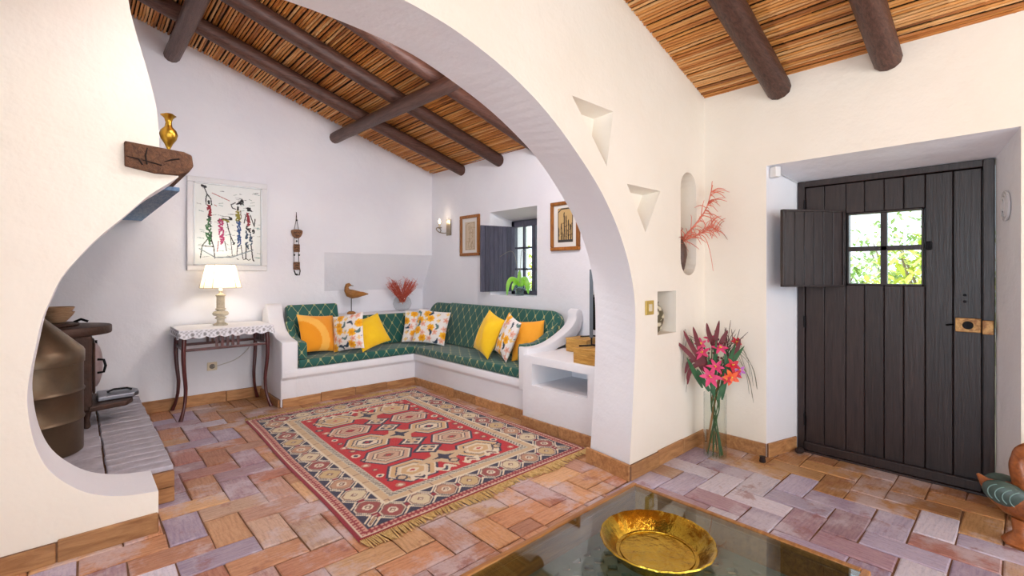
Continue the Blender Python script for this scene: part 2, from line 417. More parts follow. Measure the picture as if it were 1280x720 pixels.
def reed_mesh(name, L, seed):
    rn = random.Random(seed); mb = MB(); pts = []; rad = []; y = 0; ph = rn.random()*6; r0 = .0104
    pts.append((0, 0, 0)); rad.append(r0)
    while y < L-.3:
        y += rn.uniform(.16, .3)
        for dy, rr in ((-.008, 1.0), (0, 1.2), (.008, 1.0)):
            pts.append((.004*math.sin(y*2.1+ph)+rn.uniform(-.0012, .0012), y+dy, .002*math.sin(y*3+ph))); rad.append(r0*rr)
    pts.append((0, L, 0)); rad.append(r0)
    mb.tube(pts, rad, 6, cap=True)
    o = mb.build(name, REED, origin=(0,0,0), smooth=60); me = o.data; bpy.data.objects.remove(o); return me
PITCH = .0262
def reeds(y0, y1, x0, x1, seed, PITCH=PITCH):
    ms = [reed_mesh('reed', y1-y0, seed+i) for i in range(6)]
    n = int((x1-x0)/PITCH*1.0455); rn = random.Random(seed)
    for i in range(n):
        x = x1-i*PITCH/1.0455
        o = bpy.data.objects.new('reed', ms[rn.randrange(6)]); COL.objects.link(o); o.parent = CEIL
        o.location = (x, y0, ceil_z(x)-.002+rn.uniform(-.003, .002)); o.rotation_euler = (0, rn.uniform(0, 6.28), rn.uniform(-.0025, .0025))
def reed_rest(y0, y1, x0, x1):
    mb = MB(); n = int((x1-x0)/PITCH*1.0455)
    for i in range(n):
        x = x1-i*PITCH/1.0455; mb.tube([(x, y0, ceil_z(x)-.002), (x, y1, ceil_z(x)-.002)], .0104, 6)
    o = mb.build('reed_layer', REED, parent=CEIL, smooth=60); o['kind'] = 'stuff'
reeds(2.09, 5.72, .12, 3.72, 10); reeds(-.5, 1.745, 1.4, 3.72, 40, .0258)
reed_rest(2.09, 5.72, RIDGE, .12); reed_rest(-.5, 1.745, RIDGE, 1.4); reed_rest(-3.0, -.5, RIDGE, 3.72)

# ---- log rafters and cross beams
def log(p0, p1, r0, r1, mat, seed, n=12, segs=22, wob=.012):
    rn = random.Random(seed); a = Vector(p0); b = Vector(p1); pts = []; rad = []
    f1, f2, f3 = rn.uniform(.6, 1.6), rn.uniform(0, 6), rn.uniform(0, 6)
    for i in range(segs+1):
        t = i/segs; p = a.lerp(b, t)
        p += Vector((0, 0, wob*math.sin(t*5*f1+f2))); q = wob*math.sin(t*4*f1+f3)
        d = (b-a).normalized(); sd = d.cross(Vector((0,0,1))).normalized(); p += sd*q
        pts.append(p); rad.append((r0+(r1-r0)*t)*(1+rn.uniform(-.02, .02)))
    mb = MB().tube(pts, rad, n)
    return mb
def rafter(y, r, seed, label, group, x1=3.73):
    x0 = RIDGE
    mb = log((x0, y, ceil_z(x0)-.012-r), (x1, y, ceil_z(x1)-.012-r), r*1.05, r*.95, None, seed)
    o = mb.build('log_rafter', W_LOGX, smooth=50); tag(o, label, 'beam', group)
for k, (y, r, lb) in enumerate(((5.0, .072, 'dark log rafter running closest to the wall with the painting'), (4.23, .075, 'dark log rafter second from the painting wall, ending above the small window'), (3.57, .07, 'dark log rafter third from the painting wall, partly hidden by the arch'))):
    rafter(y, r, 50+k, lb, 'rafters over the sitting room')
rafter(1.195, .085, 61, 'dark split log rafter meeting wall between the arch corner and the door', None)
rafter(.565, .08, 62, 'stout dark log rafter ending above the entrance door', None)
o = log((2.33, 2.06, 2.965), (2.33, 5.73, 2.985), .07, .066, None, 71).build('log_cross_beam', W_LOGY, smooth=50)
tag(o, 'round brown cross beam below the rafters ending in back wall right of the painting', 'beam')
o = log((.69, 2.06, 3.50), (.69, 5.73, 3.49), .075, .072, None, 72).build('log_cross_beam', W_LOGY, smooth=50)
tag(o, 'round brown cross beam high in the gable above the brass vase', 'beam')

# ---- floor: mortar bed and herringbone terracotta tiles
M_MORTAR = M('mortar', (112, 78, 56), .9, bump=(60, .3), var=(14, (140, 104, 78)))
FLOOR = struct(MB().box(-3.2, 4.12, -3.0, 5.75, -.12, -.008).build('floor', M_MORTAR, origin=(0,0,0)))
def tile_mat(name, use_obj):
    m, nt, N, L, b = nodes(name)
    if use_obj:
        src = N.new('ShaderNodeObjectInfo').outputs['Color']
    else:
        a = N.new('ShaderNodeAttribute'); a.attribute_name = 'Col'; src = a.outputs['Color']
    g = N.new('ShaderNodeNewGeometry'); tc = N.new('ShaderNodeTexCoord'); oi = N.new('ShaderNodeObjectInfo')
    def noise(scale, det, vec, rough=.6):
        n = N.new('ShaderNodeTexNoise'); n.inputs['Scale'].default_value = scale; n.inputs['Detail'].default_value = det; n.inputs['Roughness'].default_value = rough; L.new(vec, n.inputs['Vector']); return n
    def ramp(f, p0, p1):
        r = N.new('ShaderNodeMapRange'); r.inputs[1].default_value = p0; r.inputs[2].default_value = p1; r.clamp = True; L.new(f, r.inputs[0]); return r.outputs[0]
    def mix(f, a, bcol, mode='MIX'):
        x = N.new('ShaderNodeMix'); x.data_type = 'RGBA'; x.blend_type = mode
        if isinstance(f, float): x.inputs[0].default_value = f
        else: L.new(f, x.inputs[0])
        for i, c in ((6, a), (7, bcol)):
            if isinstance(c, tuple): x.inputs[i].default_value = (*lin(c), 1)
            else: L.new(c, x.inputs[i])
        return x.outputs[2]
    pos = g.outputs['Position']
    # pale patches paint window sheen into the tile colour; dark smudges, fine grain streaks along each tile
    sheen_patch = ramp(noise(2.6, 7, pos, .7).outputs['Fac'], .50, .60)
    red = ramp(noise(5.5, 6, pos, .7).outputs['Fac'], .57, .66)
    mp = N.new('ShaderNodeMapping'); mp.inputs['Scale'].default_value = (3, 26, 3); L.new(tc.outputs['Object' if use_obj else 'UV'], mp.inputs[0])
    st = noise(3, 5, mp.outputs[0])
    c = mix(ramp(st.outputs['Fac'], .3, .75), src, mix(.30, src, (96, 58, 38)))
    c = mix(ramp(st.outputs['Fac'], .62, .42), c, mix(.16, src, (236, 206, 176)))
    ff = N.new('ShaderNodeMath'); ff.operation = 'MULTIPLY'; ff.inputs[1].default_value = .55; L.new(sheen_patch, ff.inputs[0])
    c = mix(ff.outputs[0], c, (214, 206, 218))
    rf = N.new('ShaderNodeMath'); rf.operation = 'MULTIPLY'; rf.inputs[1].default_value = .6; L.new(red, rf.inputs[0])
    c = mix(rf.outputs[0], c, (140, 70, 54))
    fine = noise(55, 4, pos, .7)
    fd = N.new('ShaderNodeMath'); fd.operation = 'MULTIPLY'; fd.inputs[1].default_value = .45; L.new(ramp(fine.outputs['Fac'], .52, .80), fd.inputs[0])
    c = mix(fd.outputs[0], c, (128, 88, 66))
    L.new(c, b.inputs['Base Color'])
    ro = N.new('ShaderNodeMapRange'); ro.inputs[3].default_value = .20; ro.inputs[4].default_value = .48; L.new(fine.outputs['Fac'], ro.inputs[0]); L.new(ro.outputs[0], b.inputs['Roughness'])
    b.inputs['Specular IOR Level'].default_value = .55
    bp = N.new('ShaderNodeBump'); bp.inputs['Strength'].default_value = .35; bp.inputs['Distance'].default_value = .006; L.new(st.outputs['Fac'], bp.inputs['Height'])
    bq = N.new('ShaderNodeBump'); bq.inputs['Strength'].default_value = .3; bq.inputs['Distance'].default_value = .004; L.new(fine.outputs['Fac'], bq.inputs['Height']); L.new(bp.outputs[0], bq.inputs['Normal'])
    L.new(bq.outputs[0], b.inputs['Normal'])
    return m
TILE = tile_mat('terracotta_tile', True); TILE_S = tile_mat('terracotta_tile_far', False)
def tile_geom(lx, ly, rn, h=.012):
    """a slightly uneven slab, origin at centre of top; long side along x"""
    j = lambda: rn.uniform(-.0035, .0035)
    hx, hy = lx/2-.0035, ly/2-.0035
    def ring(ins, z, n=3):
        P = [(-hx+ins, -hy+ins), (0, -hy+ins), (hx-ins, -hy+ins), (hx-ins, hy-ins), (0, hy-ins), (-hx+ins, hy-ins)]
        return [(x+jx, y+jy, z) for (x, y), (jx, jy) in zip(P, J)]
    J = [(j(), j()) for _ in range(6)]
    v = ring(0, -h)+ring(0, -.004)+ring(.006, -.0003); n = 6
    v = [(x, y, z+(rn.uniform(-.0008, .0008) if i >= 12 else 0)) for i, (x, y, z) in enumerate(v)]
    f = []
    for a in (0, 6):
        for k in range(6): f.append((a+k, a+(k+1) % 6, a+6+(k+1) % 6, a+6+k))
    f += [(12, 13, 16, 17), (13, 14, 15, 16)]
    return v, f
TW = .167
def pattern(x0, y0, clipr, rng):
    out = []
    for ix in range(-32, 36):
        for iy in range(-40, 40):
            k = (ix+iy) % 4
            if k == 0: r = (ix, iy, ix+2, iy+1)
            elif k == 2: r = (ix, iy, ix+1, iy+2)
            else: continue
            R = (x0+r[0]*TW, y0+r[1]*TW, x0+r[2]*TW, y0+r[3]*TW)
            for c in clipr:
                q = (max(R[0], c[0]), max(R[1], c[1]), min(R[2], c[2]), min(R[3], c[3]))
                if q[2]-q[0] > .03 and q[3]-q[1] > .03: out.append((q, k == 0))
    return out
SEAM = 2.711-2*TW
TL = pattern(.507, 3.02, [(-1.7, 1.74, 3.6, 5.75), (-1.7, -1.2, SEAM, 1.74)], 1)+pattern(2.711, .73, [(SEAM, -1.2, 4.12, 1.74)], 2)
PALM = [((206,148,100), 3), ((200,136,94), 4), ((186,120,88), 3), ((214,164,114), 3), ((196,144,122), 2), ((186,154,152), 1), ((170,98,76), 2)]
PAL_SHEEN = [((170,154,186), 4), ((186,176,206), 4), ((168,136,156), 3), ((198,160,136), 3), ((170,112,108), 2), ((210,204,222), 3)]  # lilac tones paint bluish window reflection into parts of the floor
PALD = [((180,126,72), 3), ((166,108,60), 3), ((194,144,88), 2)]
def pick(pal, rn):
    w_ = [p[1] for p in pal]; return rn.choices([p[0] for p in pal], w_)[0]
rn = random.Random(3)
fwd = Vector((math.sin(YAW), math.cos(YAW), 0)); rgt = Vector((math.cos(YAW), -math.sin(YAW), 0))
inf = []
for q, hor in TL:
    cx, cy = (q[0]+q[2])/2, (q[1]+q[3])/2; p = Vector((cx, cy, 0)); d = p.dot(fwd); l = p.dot(rgt)
    seen = d > 1.6 and abs(l) < 1.16*d
    if .95 < cx < 2.95 and 2.3 < cy < 4.75: seen = False          # under the rug
    if cy > 5.02 and cx > 1.5 or cx > 3.02 and cy > 2.1: seen = False   # under the bench
    if cx < .3 and cy > 3.07: seen = False
    if cx > 3.0 and cy < .9: pal = PAL_SHEEN if cx < 3.45 else PALD
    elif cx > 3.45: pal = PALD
    elif cx > SEAM and cy < 1.74: pal = PAL_SHEEN
    elif cx < .95 and cy > 2.3: pal = PALM if rn.random() < .4 else PAL_SHEEN
    elif cy > 5.0 or (cx > 2.75 and cy > 2.1): pal = PALD
    else: pal = PALM
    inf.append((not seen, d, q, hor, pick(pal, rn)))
inf.sort(key=lambda t: (t[0], t[1]))
VAR = {}
rest = MB(); rest_col = []; rest_uv = []; cnt = 0
for hid, d, q, hor, c in inf:
    w_, h_ = q[2]-q[0], q[3]-q[1]; vert = h_ > w_
    lx, ly = (h_, w_) if vert else (w_, h_)
    cx, cy = (q[0]+q[2])/2, (q[1]+q[3])/2
    zz = rn.uniform(-.0018, .0012); tx, ty = rn.uniform(-.004, .004), rn.uniform(-.004, .004)
    kk = rn.uniform(.90, 1.06); c = tuple(min(250, v*kk) for v in c)
    if not hid and cnt < 300:
        key = (round(lx, 3), round(ly, 3)); L_ = VAR.setdefault(key, [])
        if len(L_) < 5:
            v, f = tile_geom(lx, ly, rn); me = bpy.data.meshes.new('floor_tile'); me.from_pydata(v, [], f); me.materials.append(TILE); L_.append(me)
        o = bpy.data.objects.new('floor_tile', rn.choice(L_)); COL.objects.link(o); o.parent = FLOOR
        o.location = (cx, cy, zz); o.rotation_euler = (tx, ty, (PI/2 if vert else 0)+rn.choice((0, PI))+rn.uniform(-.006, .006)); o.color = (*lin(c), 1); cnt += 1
    else:
        v, f = tile_geom(lx, ly, rn)
        if vert: v2 = [(-y+cx, x+cy, z+zz) for x, y, z in v]
        else: v2 = [(x+cx, y+cy, z+zz) for x, y, z in v]
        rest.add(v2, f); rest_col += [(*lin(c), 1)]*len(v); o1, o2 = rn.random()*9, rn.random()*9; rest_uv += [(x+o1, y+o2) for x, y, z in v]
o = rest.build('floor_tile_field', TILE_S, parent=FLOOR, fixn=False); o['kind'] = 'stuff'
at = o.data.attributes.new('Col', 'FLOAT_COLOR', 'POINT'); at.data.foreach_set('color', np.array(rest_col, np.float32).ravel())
ul = o.data.uv_layers.new(name='UVMap')
li = np.zeros(len(o.data.loops), np.int32); o.data.loops.foreach_get('vertex_index', li); ul.data.foreach_set('uv', np.array(rest_uv, np.float32)[li].ravel())

# ---- skirting of terracotta pieces
W_SKIRT = wood('skirting_terracotta', (148, 100, 62), (200, 150, 100), 0, 5, .5, .35, 6)
def skirting(name, p0, p1, nrm, h=.10, L0=.36, seed=1, t=.018):
    """pieces along p0-p1, standing proud of the wall by t along nrm"""
    a = Vector((*p0, 0)); b = Vector((*p1, 0)); n = Vector((*nrm, 0)).normalized(); d = (b-a); Lg = d.length; d.normalize()
    mb = MB(); base = [a-n*.004, b-n*.004, b+n*(t-.008), a+n*(t-.008)]
    mb.loft([(p.x, p.y, -.006) for p in base], [(p.x, p.y, h-.004) for p in base])
    root = struct(mb.build(name, M_MORTAR, origin=(a.x, a.y, 0)))
    k = max(1, round(Lg/L0)); rn2 = random.Random(seed)
    for i in range(k):
        q0, q1 = Lg*i/k+.003, Lg*(i+1)/k-.003; hh = h+rn2.uniform(-.006, .006); tt = t+rn2.uniform(-.002, .003)
        m = MB(); P = [a+d*q0-n*.002, a+d*q1-n*.002, a+d*q1+n*tt, a+d*q0+n*tt]
        m.loft([(p.x, p.y, -.004) for p in P], [(p.x, p.y, hh) for p in P])
        m.build('skirting_tile', W_SKIRT, parent=root, bevel=.004, seg=1)
    return root
skirting('baseboard_arch', (2.642, 1.74), (3.70, 1.74), (0, -1), seed=1)
skirting('baseboard_pier', (2.642, 1.722), (2.695, 2.12), (-1, .14), seed=2, h=.098)
skirting('baseboard_right', (3.72, 1.722), (3.72, 1.276), (-1, 0), seed=3)
skirting('baseboard_door_jamb', (3.722, 1.272), (4.06, 1.186), (-.3, -1), seed=4)
skirting('baseboard_fireplace', (-1.6, 3.07), (.318, 3.07), (0, -1), seed=5, h=.095)
skirting('baseboard_back', (.45, 5.7), (1.52, 5.7), (0, -1), seed=6, h=.11)
M_GREEN = M('dark_green_paint', (58, 74, 58), .6, var=(9, (76, 90, 66)))
o = struct(MB().loft([(3.722,.006,0),(4.06,.10,0),(4.06,.118,0),(3.722,.024,0)], [(3.722,.006,.10),(4.06,.10,.10),(4.06,.118,.10),(3.722,.024,.10)]).build('baseboard_door_side', M_GREEN, bevel=.004))
# ================================================================ BUILT-IN BENCH, CUSHIONS, RUG
# ---- masonry bench with arms and shelf block
BN = thing('masonry_bench', 'white plastered built-in corner bench with curved arms and open shelf block', 'bench', (3.0, 4.0, 0))
MB().prism([(5.025,0),(5.02,.27),(4.985,.30),(4.98,.377),(5.68,.377),(5.68,0)], 'x', 1.515, 3.705).build('base', PL_BENCH, BN, smooth=40, bevel=.012)
MB().prism([(3.03,0),(3.03,.27),(2.992,.30),(2.988,.377),(3.705,.377),(3.705,0)], 'y', 3.0, 5.03).build('base', PL_BENCH, BN, smooth=40, bevel=.012)
MB().prism([(5.47,.377),(5.56,.83),(5.94,.83),(5.94,.6),(5.68,.6),(5.68,.377)], 'x', 2.21, 3.705).build('ledge', PL_BENCH, BN, smooth=40, bevel=.01)
pl = sp2([(4.983,.655),(5.06,.668),(5.2,.69),(5.33,.75),(5.42,.84),(5.46,.93),(5.49,.995),(5.54,1.015),(5.60,.985),(5.645,.92),(5.66,.84)], 4)
MB().prism([(5.02,.0),(5.02,.27),(4.983,.30)]+pl+[(5.67,.70),(5.69,.5),(5.69,0)], 'x', 1.50, 1.655).build('arm', PL_BENCH, BN, smooth=40, bevel=.012)
pr_ = sp2([(2.93,.688),(3.05,.676),(3.2,.688),(3.36,.738),(3.52,.815),(3.60,.89),(3.605,.96),(3.64,.992),(3.685,.975),(3.71,.92),(3.705,.85),(3.66,.775),(3.575,.71),(3.46,.665),(3.34,.64)], 4)
MB().prism([(2.93,.3)]+pr_+[(3.3,.62),(3.3,.3)], 'y', 2.97, 3.085).build('arm', PL_BENCH, BN, smooth=40, bevel=.012)
sh = MB().box(2.915, 3.705, 2.11, 3.02, 0, .628).build('shelf_block', PL_BENCH, BN, smooth=40, bevel=.014)
cutm = MB().box(2.88, 3.45, 2.29, 2.90, .37, .56)
cutm.fn(lambda p: p-Vector((3.0, 4.0, 0)))
sh.parent = None; cut(sh, cutm); sh.parent = BN
skirting('baseboard_bench_back', (1.515, 5.024), (3.03, 5.024), (0, -1), seed=11, h=.085)
skirting('baseboard_bench_right', (3.03, 5.0), (3.03, 3.03), (-1, 0), seed=12, h=.085)
skirting('baseboard_shelf', (2.915, 3.02), (2.915, 2.14), (-1, 0), seed=13, h=.09)
skirting('baseboard_bench_end', (1.50, 5.03), (1.50, 5.66), (-1, 0), seed=14, h=.085)

def lattice(name, g1, g2, gold, px=.125, pz=.18, wd=.024):
    m, nt, N, L, b = nodes(name)
    uv = N.new('ShaderNodeUVMap'); sx = N.new('ShaderNodeSeparateXYZ'); L.new(uv.outputs[0], sx.inputs[0])
    def ma(op, a, bb=None, c=None):
        n = N.new('ShaderNodeMath'); n.operation = op
        for i, q in enumerate((a, bb, c)):
            if q is None: continue
            if isinstance(q, (int, float)): n.inputs[i].default_value = q
            else: L.new(q, n.inputs[i])
        return n.outputs[0]
    U = ma('DIVIDE', sx.outputs[0], px); V = ma('DIVIDE', sx.outputs[1], pz)
    d1 = ma('ABSOLUTE', ma('SUBTRACT', ma('FRACT', ma('ADD', U, V)), .5))
    d2 = ma('ABSOLUTE', ma('SUBTRACT', ma('FRACT', ma('SUBTRACT', U, V)), .5))
    ln = ma('MAXIMUM', ma('LESS_THAN', d1, wd), ma('LESS_THAN', d2, wd))
    dot = ma('LESS_THAN', ma('ADD', ma('MULTIPLY', d1, d1), ma('MULTIPLY', d2, d2)), .016)
    tc = N.new('ShaderNodeTexCoord'); n = N.new('ShaderNodeTexNoise'); n.inputs['Scale'].default_value = 60; L.new(tc.outputs['Object'], n.inputs['Vector'])
    ln = ma('MULTIPLY', ln, ma('MULTIPLY_ADD', n.outputs['Fac'], .8, .28))
    ln = ma('MAXIMUM', ln, ma('MULTIPLY', dot, .85))
    mx = N.new('ShaderNodeMix'); mx.data_type = 'RGBA'; L.new(ln, mx.inputs[0])
    g = N.new('ShaderNodeMix'); g.data_type = 'RGBA'; n3 = N.new('ShaderNodeTexNoise'); n3.inputs['Scale'].default_value = 5; L.new(tc.outputs['Object'], n3.inputs['Vector']); L.new(n3.outputs['Fac'], g.inputs[0])
    g.inputs[6].default_value = (*lin(g1), 1); g.inputs[7].default_value = (*lin(g2), 1)
    L.new(g.outputs[2], mx.inputs[6]); mx.inputs[7].default_value = (*lin(gold), 1); L.new(mx.outputs[2], b.inputs['Base Color'])
    b.inputs['Roughness'].default_value = .62; b.inputs['Sheen Weight'].default_value = .25
    bp = N.new('ShaderNodeBump'); bp.inputs['Strength'].default_value = .12; bp.inputs['Distance'].default_value = .01; L.new(n3.outputs['Fac'], bp.inputs['Height']); L.new(bp.outputs[0], b.inputs['Normal'])
    return m
ST = .465
GREEN = lattice('green_diamond_fabric', (8, 80, 72), (16, 94, 84), (186, 180, 120))
def cushion(mb, name, label, cat='cushion', group=None, bev=.022):
    o = mb.build(name, GREEN, smooth=60, bevel=bev, seg=3, uv=True); return tag(o, label, cat, group)
def lean_slab(axis, a0, a1, pb, pt, th, rl=.03, rr=.03, n=6):
    """upholstered back: runs a0..a1 along axis, front face from pb to pt (depth, z), thickness th going backwards"""
    L = math.hypot(pt[0]-pb[0], pt[1]-pb[1]); ux, uz = (pt[0]-pb[0])/L, (pt[1]-pb[1])/L
    P = [(a0, 0), (a1, 0)]
    for k in range(n+1): q = PI/2*k/n; P.append((a1-rr+rr*math.cos(q), L-rr+rr*math.sin(q)))
    for k in range(n+1): q = PI/2+PI/2*k/n; P.append((a0+rl+rl*math.cos(q), L-rl+rl*math.sin(q)))
    def W(a, s, t):
        d, z = pb[0]+ux*s+uz*t, pb[1]+uz*s-ux*t
        z = max(z, ST+.003); return (d, a, z) if axis == 'y' else (a, d, z)
    return MB().loft([W(a, s, 0) for a, s in P], [W(a, s, th) for a, s in P])
cushion(MB().box(1.662, 3.40, 4.965, 5.40, .38, ST), 'seat_cushion', 'green diamond-patterned seat cushion along the wall with the painting')
cushion(MB().box(2.985, 3.42, 3.095, 4.955, .38, ST), 'seat_cushion', 'green diamond-patterned seat cushion below the small window')
cushion(lean_slab('x', 1.70, 2.27, (5.33,ST+.005), (5.49,.998), .10, .03, .03), 'back_cushion', 'tall green back cushion beside the console table')
cushion(lean_slab('x', 2.285, 3.37, (5.34,ST+.005), (5.445,.838), .08), 'back_cushion', 'low green back cushion in front of the carved bird')
cushion(lean_slab('y', 4.985, 5.44, (3.40,ST+.005), (3.54,.962), .10, .03, .16), 'back_cushion', 'short green back cushion with rounded corner in the bench corner')
cushion(lean_slab('y', 3.10, 4.975, (3.37,ST+.005), (3.53,.972), .10, .13, .02), 'back_cushion', 'long green back cushion below the small window')
aL = [(4.975,ST+.004),(4.975,.60)]+sp2([(4.99,.635),(5.05,.645),(5.15,.65),(5.26,.685),(5.33,.75),(5.37,.83)], 3)+[(5.41,.82),(5.318,ST+.004)]
cushion(MB().prism(aL, 'x', 1.662, 1.745), 'arm_cushion', 'green arm pad at the bench end beside the console table', bev=.015)
aR = [(2.995,ST+.004),(2.995,.655)]+sp2([(3.01,.69),(3.08,.69),(3.2,.695),(3.32,.745),(3.42,.80),(3.47,.87)], 3)+[(3.47,.84),(3.357,ST+.004)]
cushion(MB().prism(aR, 'y', 3.09, 3.165), 'arm_cushion', 'green arm pad at the bench end next to the shelf block', bev=.015)

# ---- scatter pillows
YEL = M('yellow_cotton', (250, 206, 16), .8, var=(4, (244, 190, 8)), bump=(14, .5), sheen=.3)
ORA = M('orange_cotton', (244, 160, 24), .75, var=(3, (250, 176, 40)), bump=(9, .5), sheen=.3)
FLO = M_attr('floral_print', .85, bump=(14, .35), sheen=.2)
def floral(n, seed):
    rn = np.random.default_rng(seed); g = (np.arange(n)+.5)/n; X, Y = np.meshgrid(g, g); C = np.zeros((n, n, 3))+nlin((240, 234, 230))
    def blob(cx, cy, r, col, pet=0, wob=.25, ph=0, asp=1, ang=0):
        dx, dy = X-cx, Y-cy; c, s = math.cos(ang), math.sin(ang); a = dx*c+dy*s; b = (-dx*s+dy*c)*asp
        R = np.hypot(a, b); th = np.arctan2(b, a); rr = r*(1+(wob*np.cos(pet*th+ph) if pet else 0)); C[R < rr] = nlin(col)
    cells = [(i, j) for i in range(5) for j in range(5)]; rn.shuffle(cells)
    for k, (i, j) in enumerate(cells):
        cx, cy = (i+.5+rn.uniform(-.25, .25))/5, (j+.5+rn.uniform(-.25, .25))/5
        if k < 7:
            blob(cx, cy, .112, (248, 186, 44), 7, .12, rn.random()*6); blob(cx, cy, .065, (238, 160, 20), 5, .2); blob(cx, cy, .02, (220, 130, 10))
        elif k < 13:
            a = rn.random()*3.1
            for t in (-1, 0, 1): blob(cx+.045*t*math.cos(a), cy+.045*t*math.sin(a), .07, (38, 62, 82) if k % 2 else (92, 122, 118), 0, 0, 0, 2.6, a+.8*t)
        elif k < 20: blob(cx, cy, .072, (236, 180, 158), 5, .3, rn.random()*6); blob(cx, cy, .018, (214, 120, 90))
        else: blob(cx, cy, .05, (244, 206, 130), 4, .3); blob(cx+.05, cy+.04, .022, (60, 84, 96), 0, 0, 0, 2, .6)
    return C
def pillow(label, loc, yaw, tilt, roll, w_=.42, h_=.42, th=.075, mat=None, col=None, group=None, piping=False, n=44):
    g = np.linspace(-1, 1, n); U, V = np.meshgrid(g, g)
    px = U*(1-.06*(1-V**2))*w_/2; pz = V*(1-.06*(1-U**2))*h_/2
    T = th*(np.clip(1-np.abs(U)**2.4, 0, 1)*np.clip(1-np.abs(V)**2.4, 0, 1))**.62
    T = T+.004*np.sin(U*7+V*3)*(1-U**2)*(1-V**2)
    Pf = np.stack([px, -T-.001, pz], -1); Pb = np.stack([px[:, ::-1], T[:, ::-1]+.001, pz[:, ::-1]], -1)
    P = np.concatenate([Pf, Pb], 1)
    R = np.array((Matrix.Rotation(yaw, 3, 'Z') @ Matrix.Rotation(-tilt, 3, 'X') @ Matrix.Rotation(roll, 3, 'Y')))
    P = P@R.T
    low = P[..., 2].min(); P[..., 2] += loc[2]-low; P[..., 0] += loc[0]; P[..., 1] += loc[1]
    cc = None if col is None else np.concatenate([col, col[:, ::-1]], 1)
    o = grid_obj('throw_pillow', P, cc, mat, origin=(loc[0], loc[1], loc[2]))
    return tag(o, label, 'pillow', group)
D = math.radians; PZ = ST+.002
gg = np.linspace(-1, 1, 44); GU, GV = np.meshgrid(gg, gg); GR = np.hypot(GU+1.2, GV+.5); oc_ = np.where(((GR > 1.15) & (GR < 1.6))[..., None], nlin((252, 190, 84)), nlin((244, 158, 26)))
pillow('plump orange pillow with a paler curved band beside the console table', (1.961, 5.268, PZ), D(14), D(24), D(6), .44, .43, .08, M_attr('banded_orange_cotton', .75, bump=(9, .4), sheen=.3), oc_)
pillow('white floral pillow squeezed between orange and yellow pillows near the console table', (2.209, 5.051, PZ), D(-62), D(10), D(-10), .40, .40, .06, FLO, floral(44, 4))
pillow('bright yellow pillow below the carved bird', (2.469, 5.051, PZ), D(-8), D(24), D(-18), .36, .36, .07, YEL)
pillow('floral pillow tucked behind another floral pillow in the bench corner', (3.17, 5.14, PZ), D(-38), D(18), D(4), .40, .40, .055, FLO, floral(44, 9))
pillow('floral pillow in front, in the bench corner below the wall candle lamp', (3.21, 4.93, PZ), D(-52), D(20), D(6), .42, .42, .06, FLO, floral(44, 12))
pillow('bright yellow pillow leaning toward the curved arm by the shelf block', (3.149, 3.764, PZ), D(-92), D(16), D(18), .30, .44, .09, YEL)
pillow('white floral pillow between yellow and orange pillows by the shelf block', (3.158, 3.481, PZ), D(-100), D(12), D(20), .27, .43, .06, FLO, floral(44, 21))
pillow('orange pillow standing nearest the curved arm by the shelf block', (3.314, 3.351, PZ), D(-62), D(14), D(-4), .34, .40, .075, ORA)

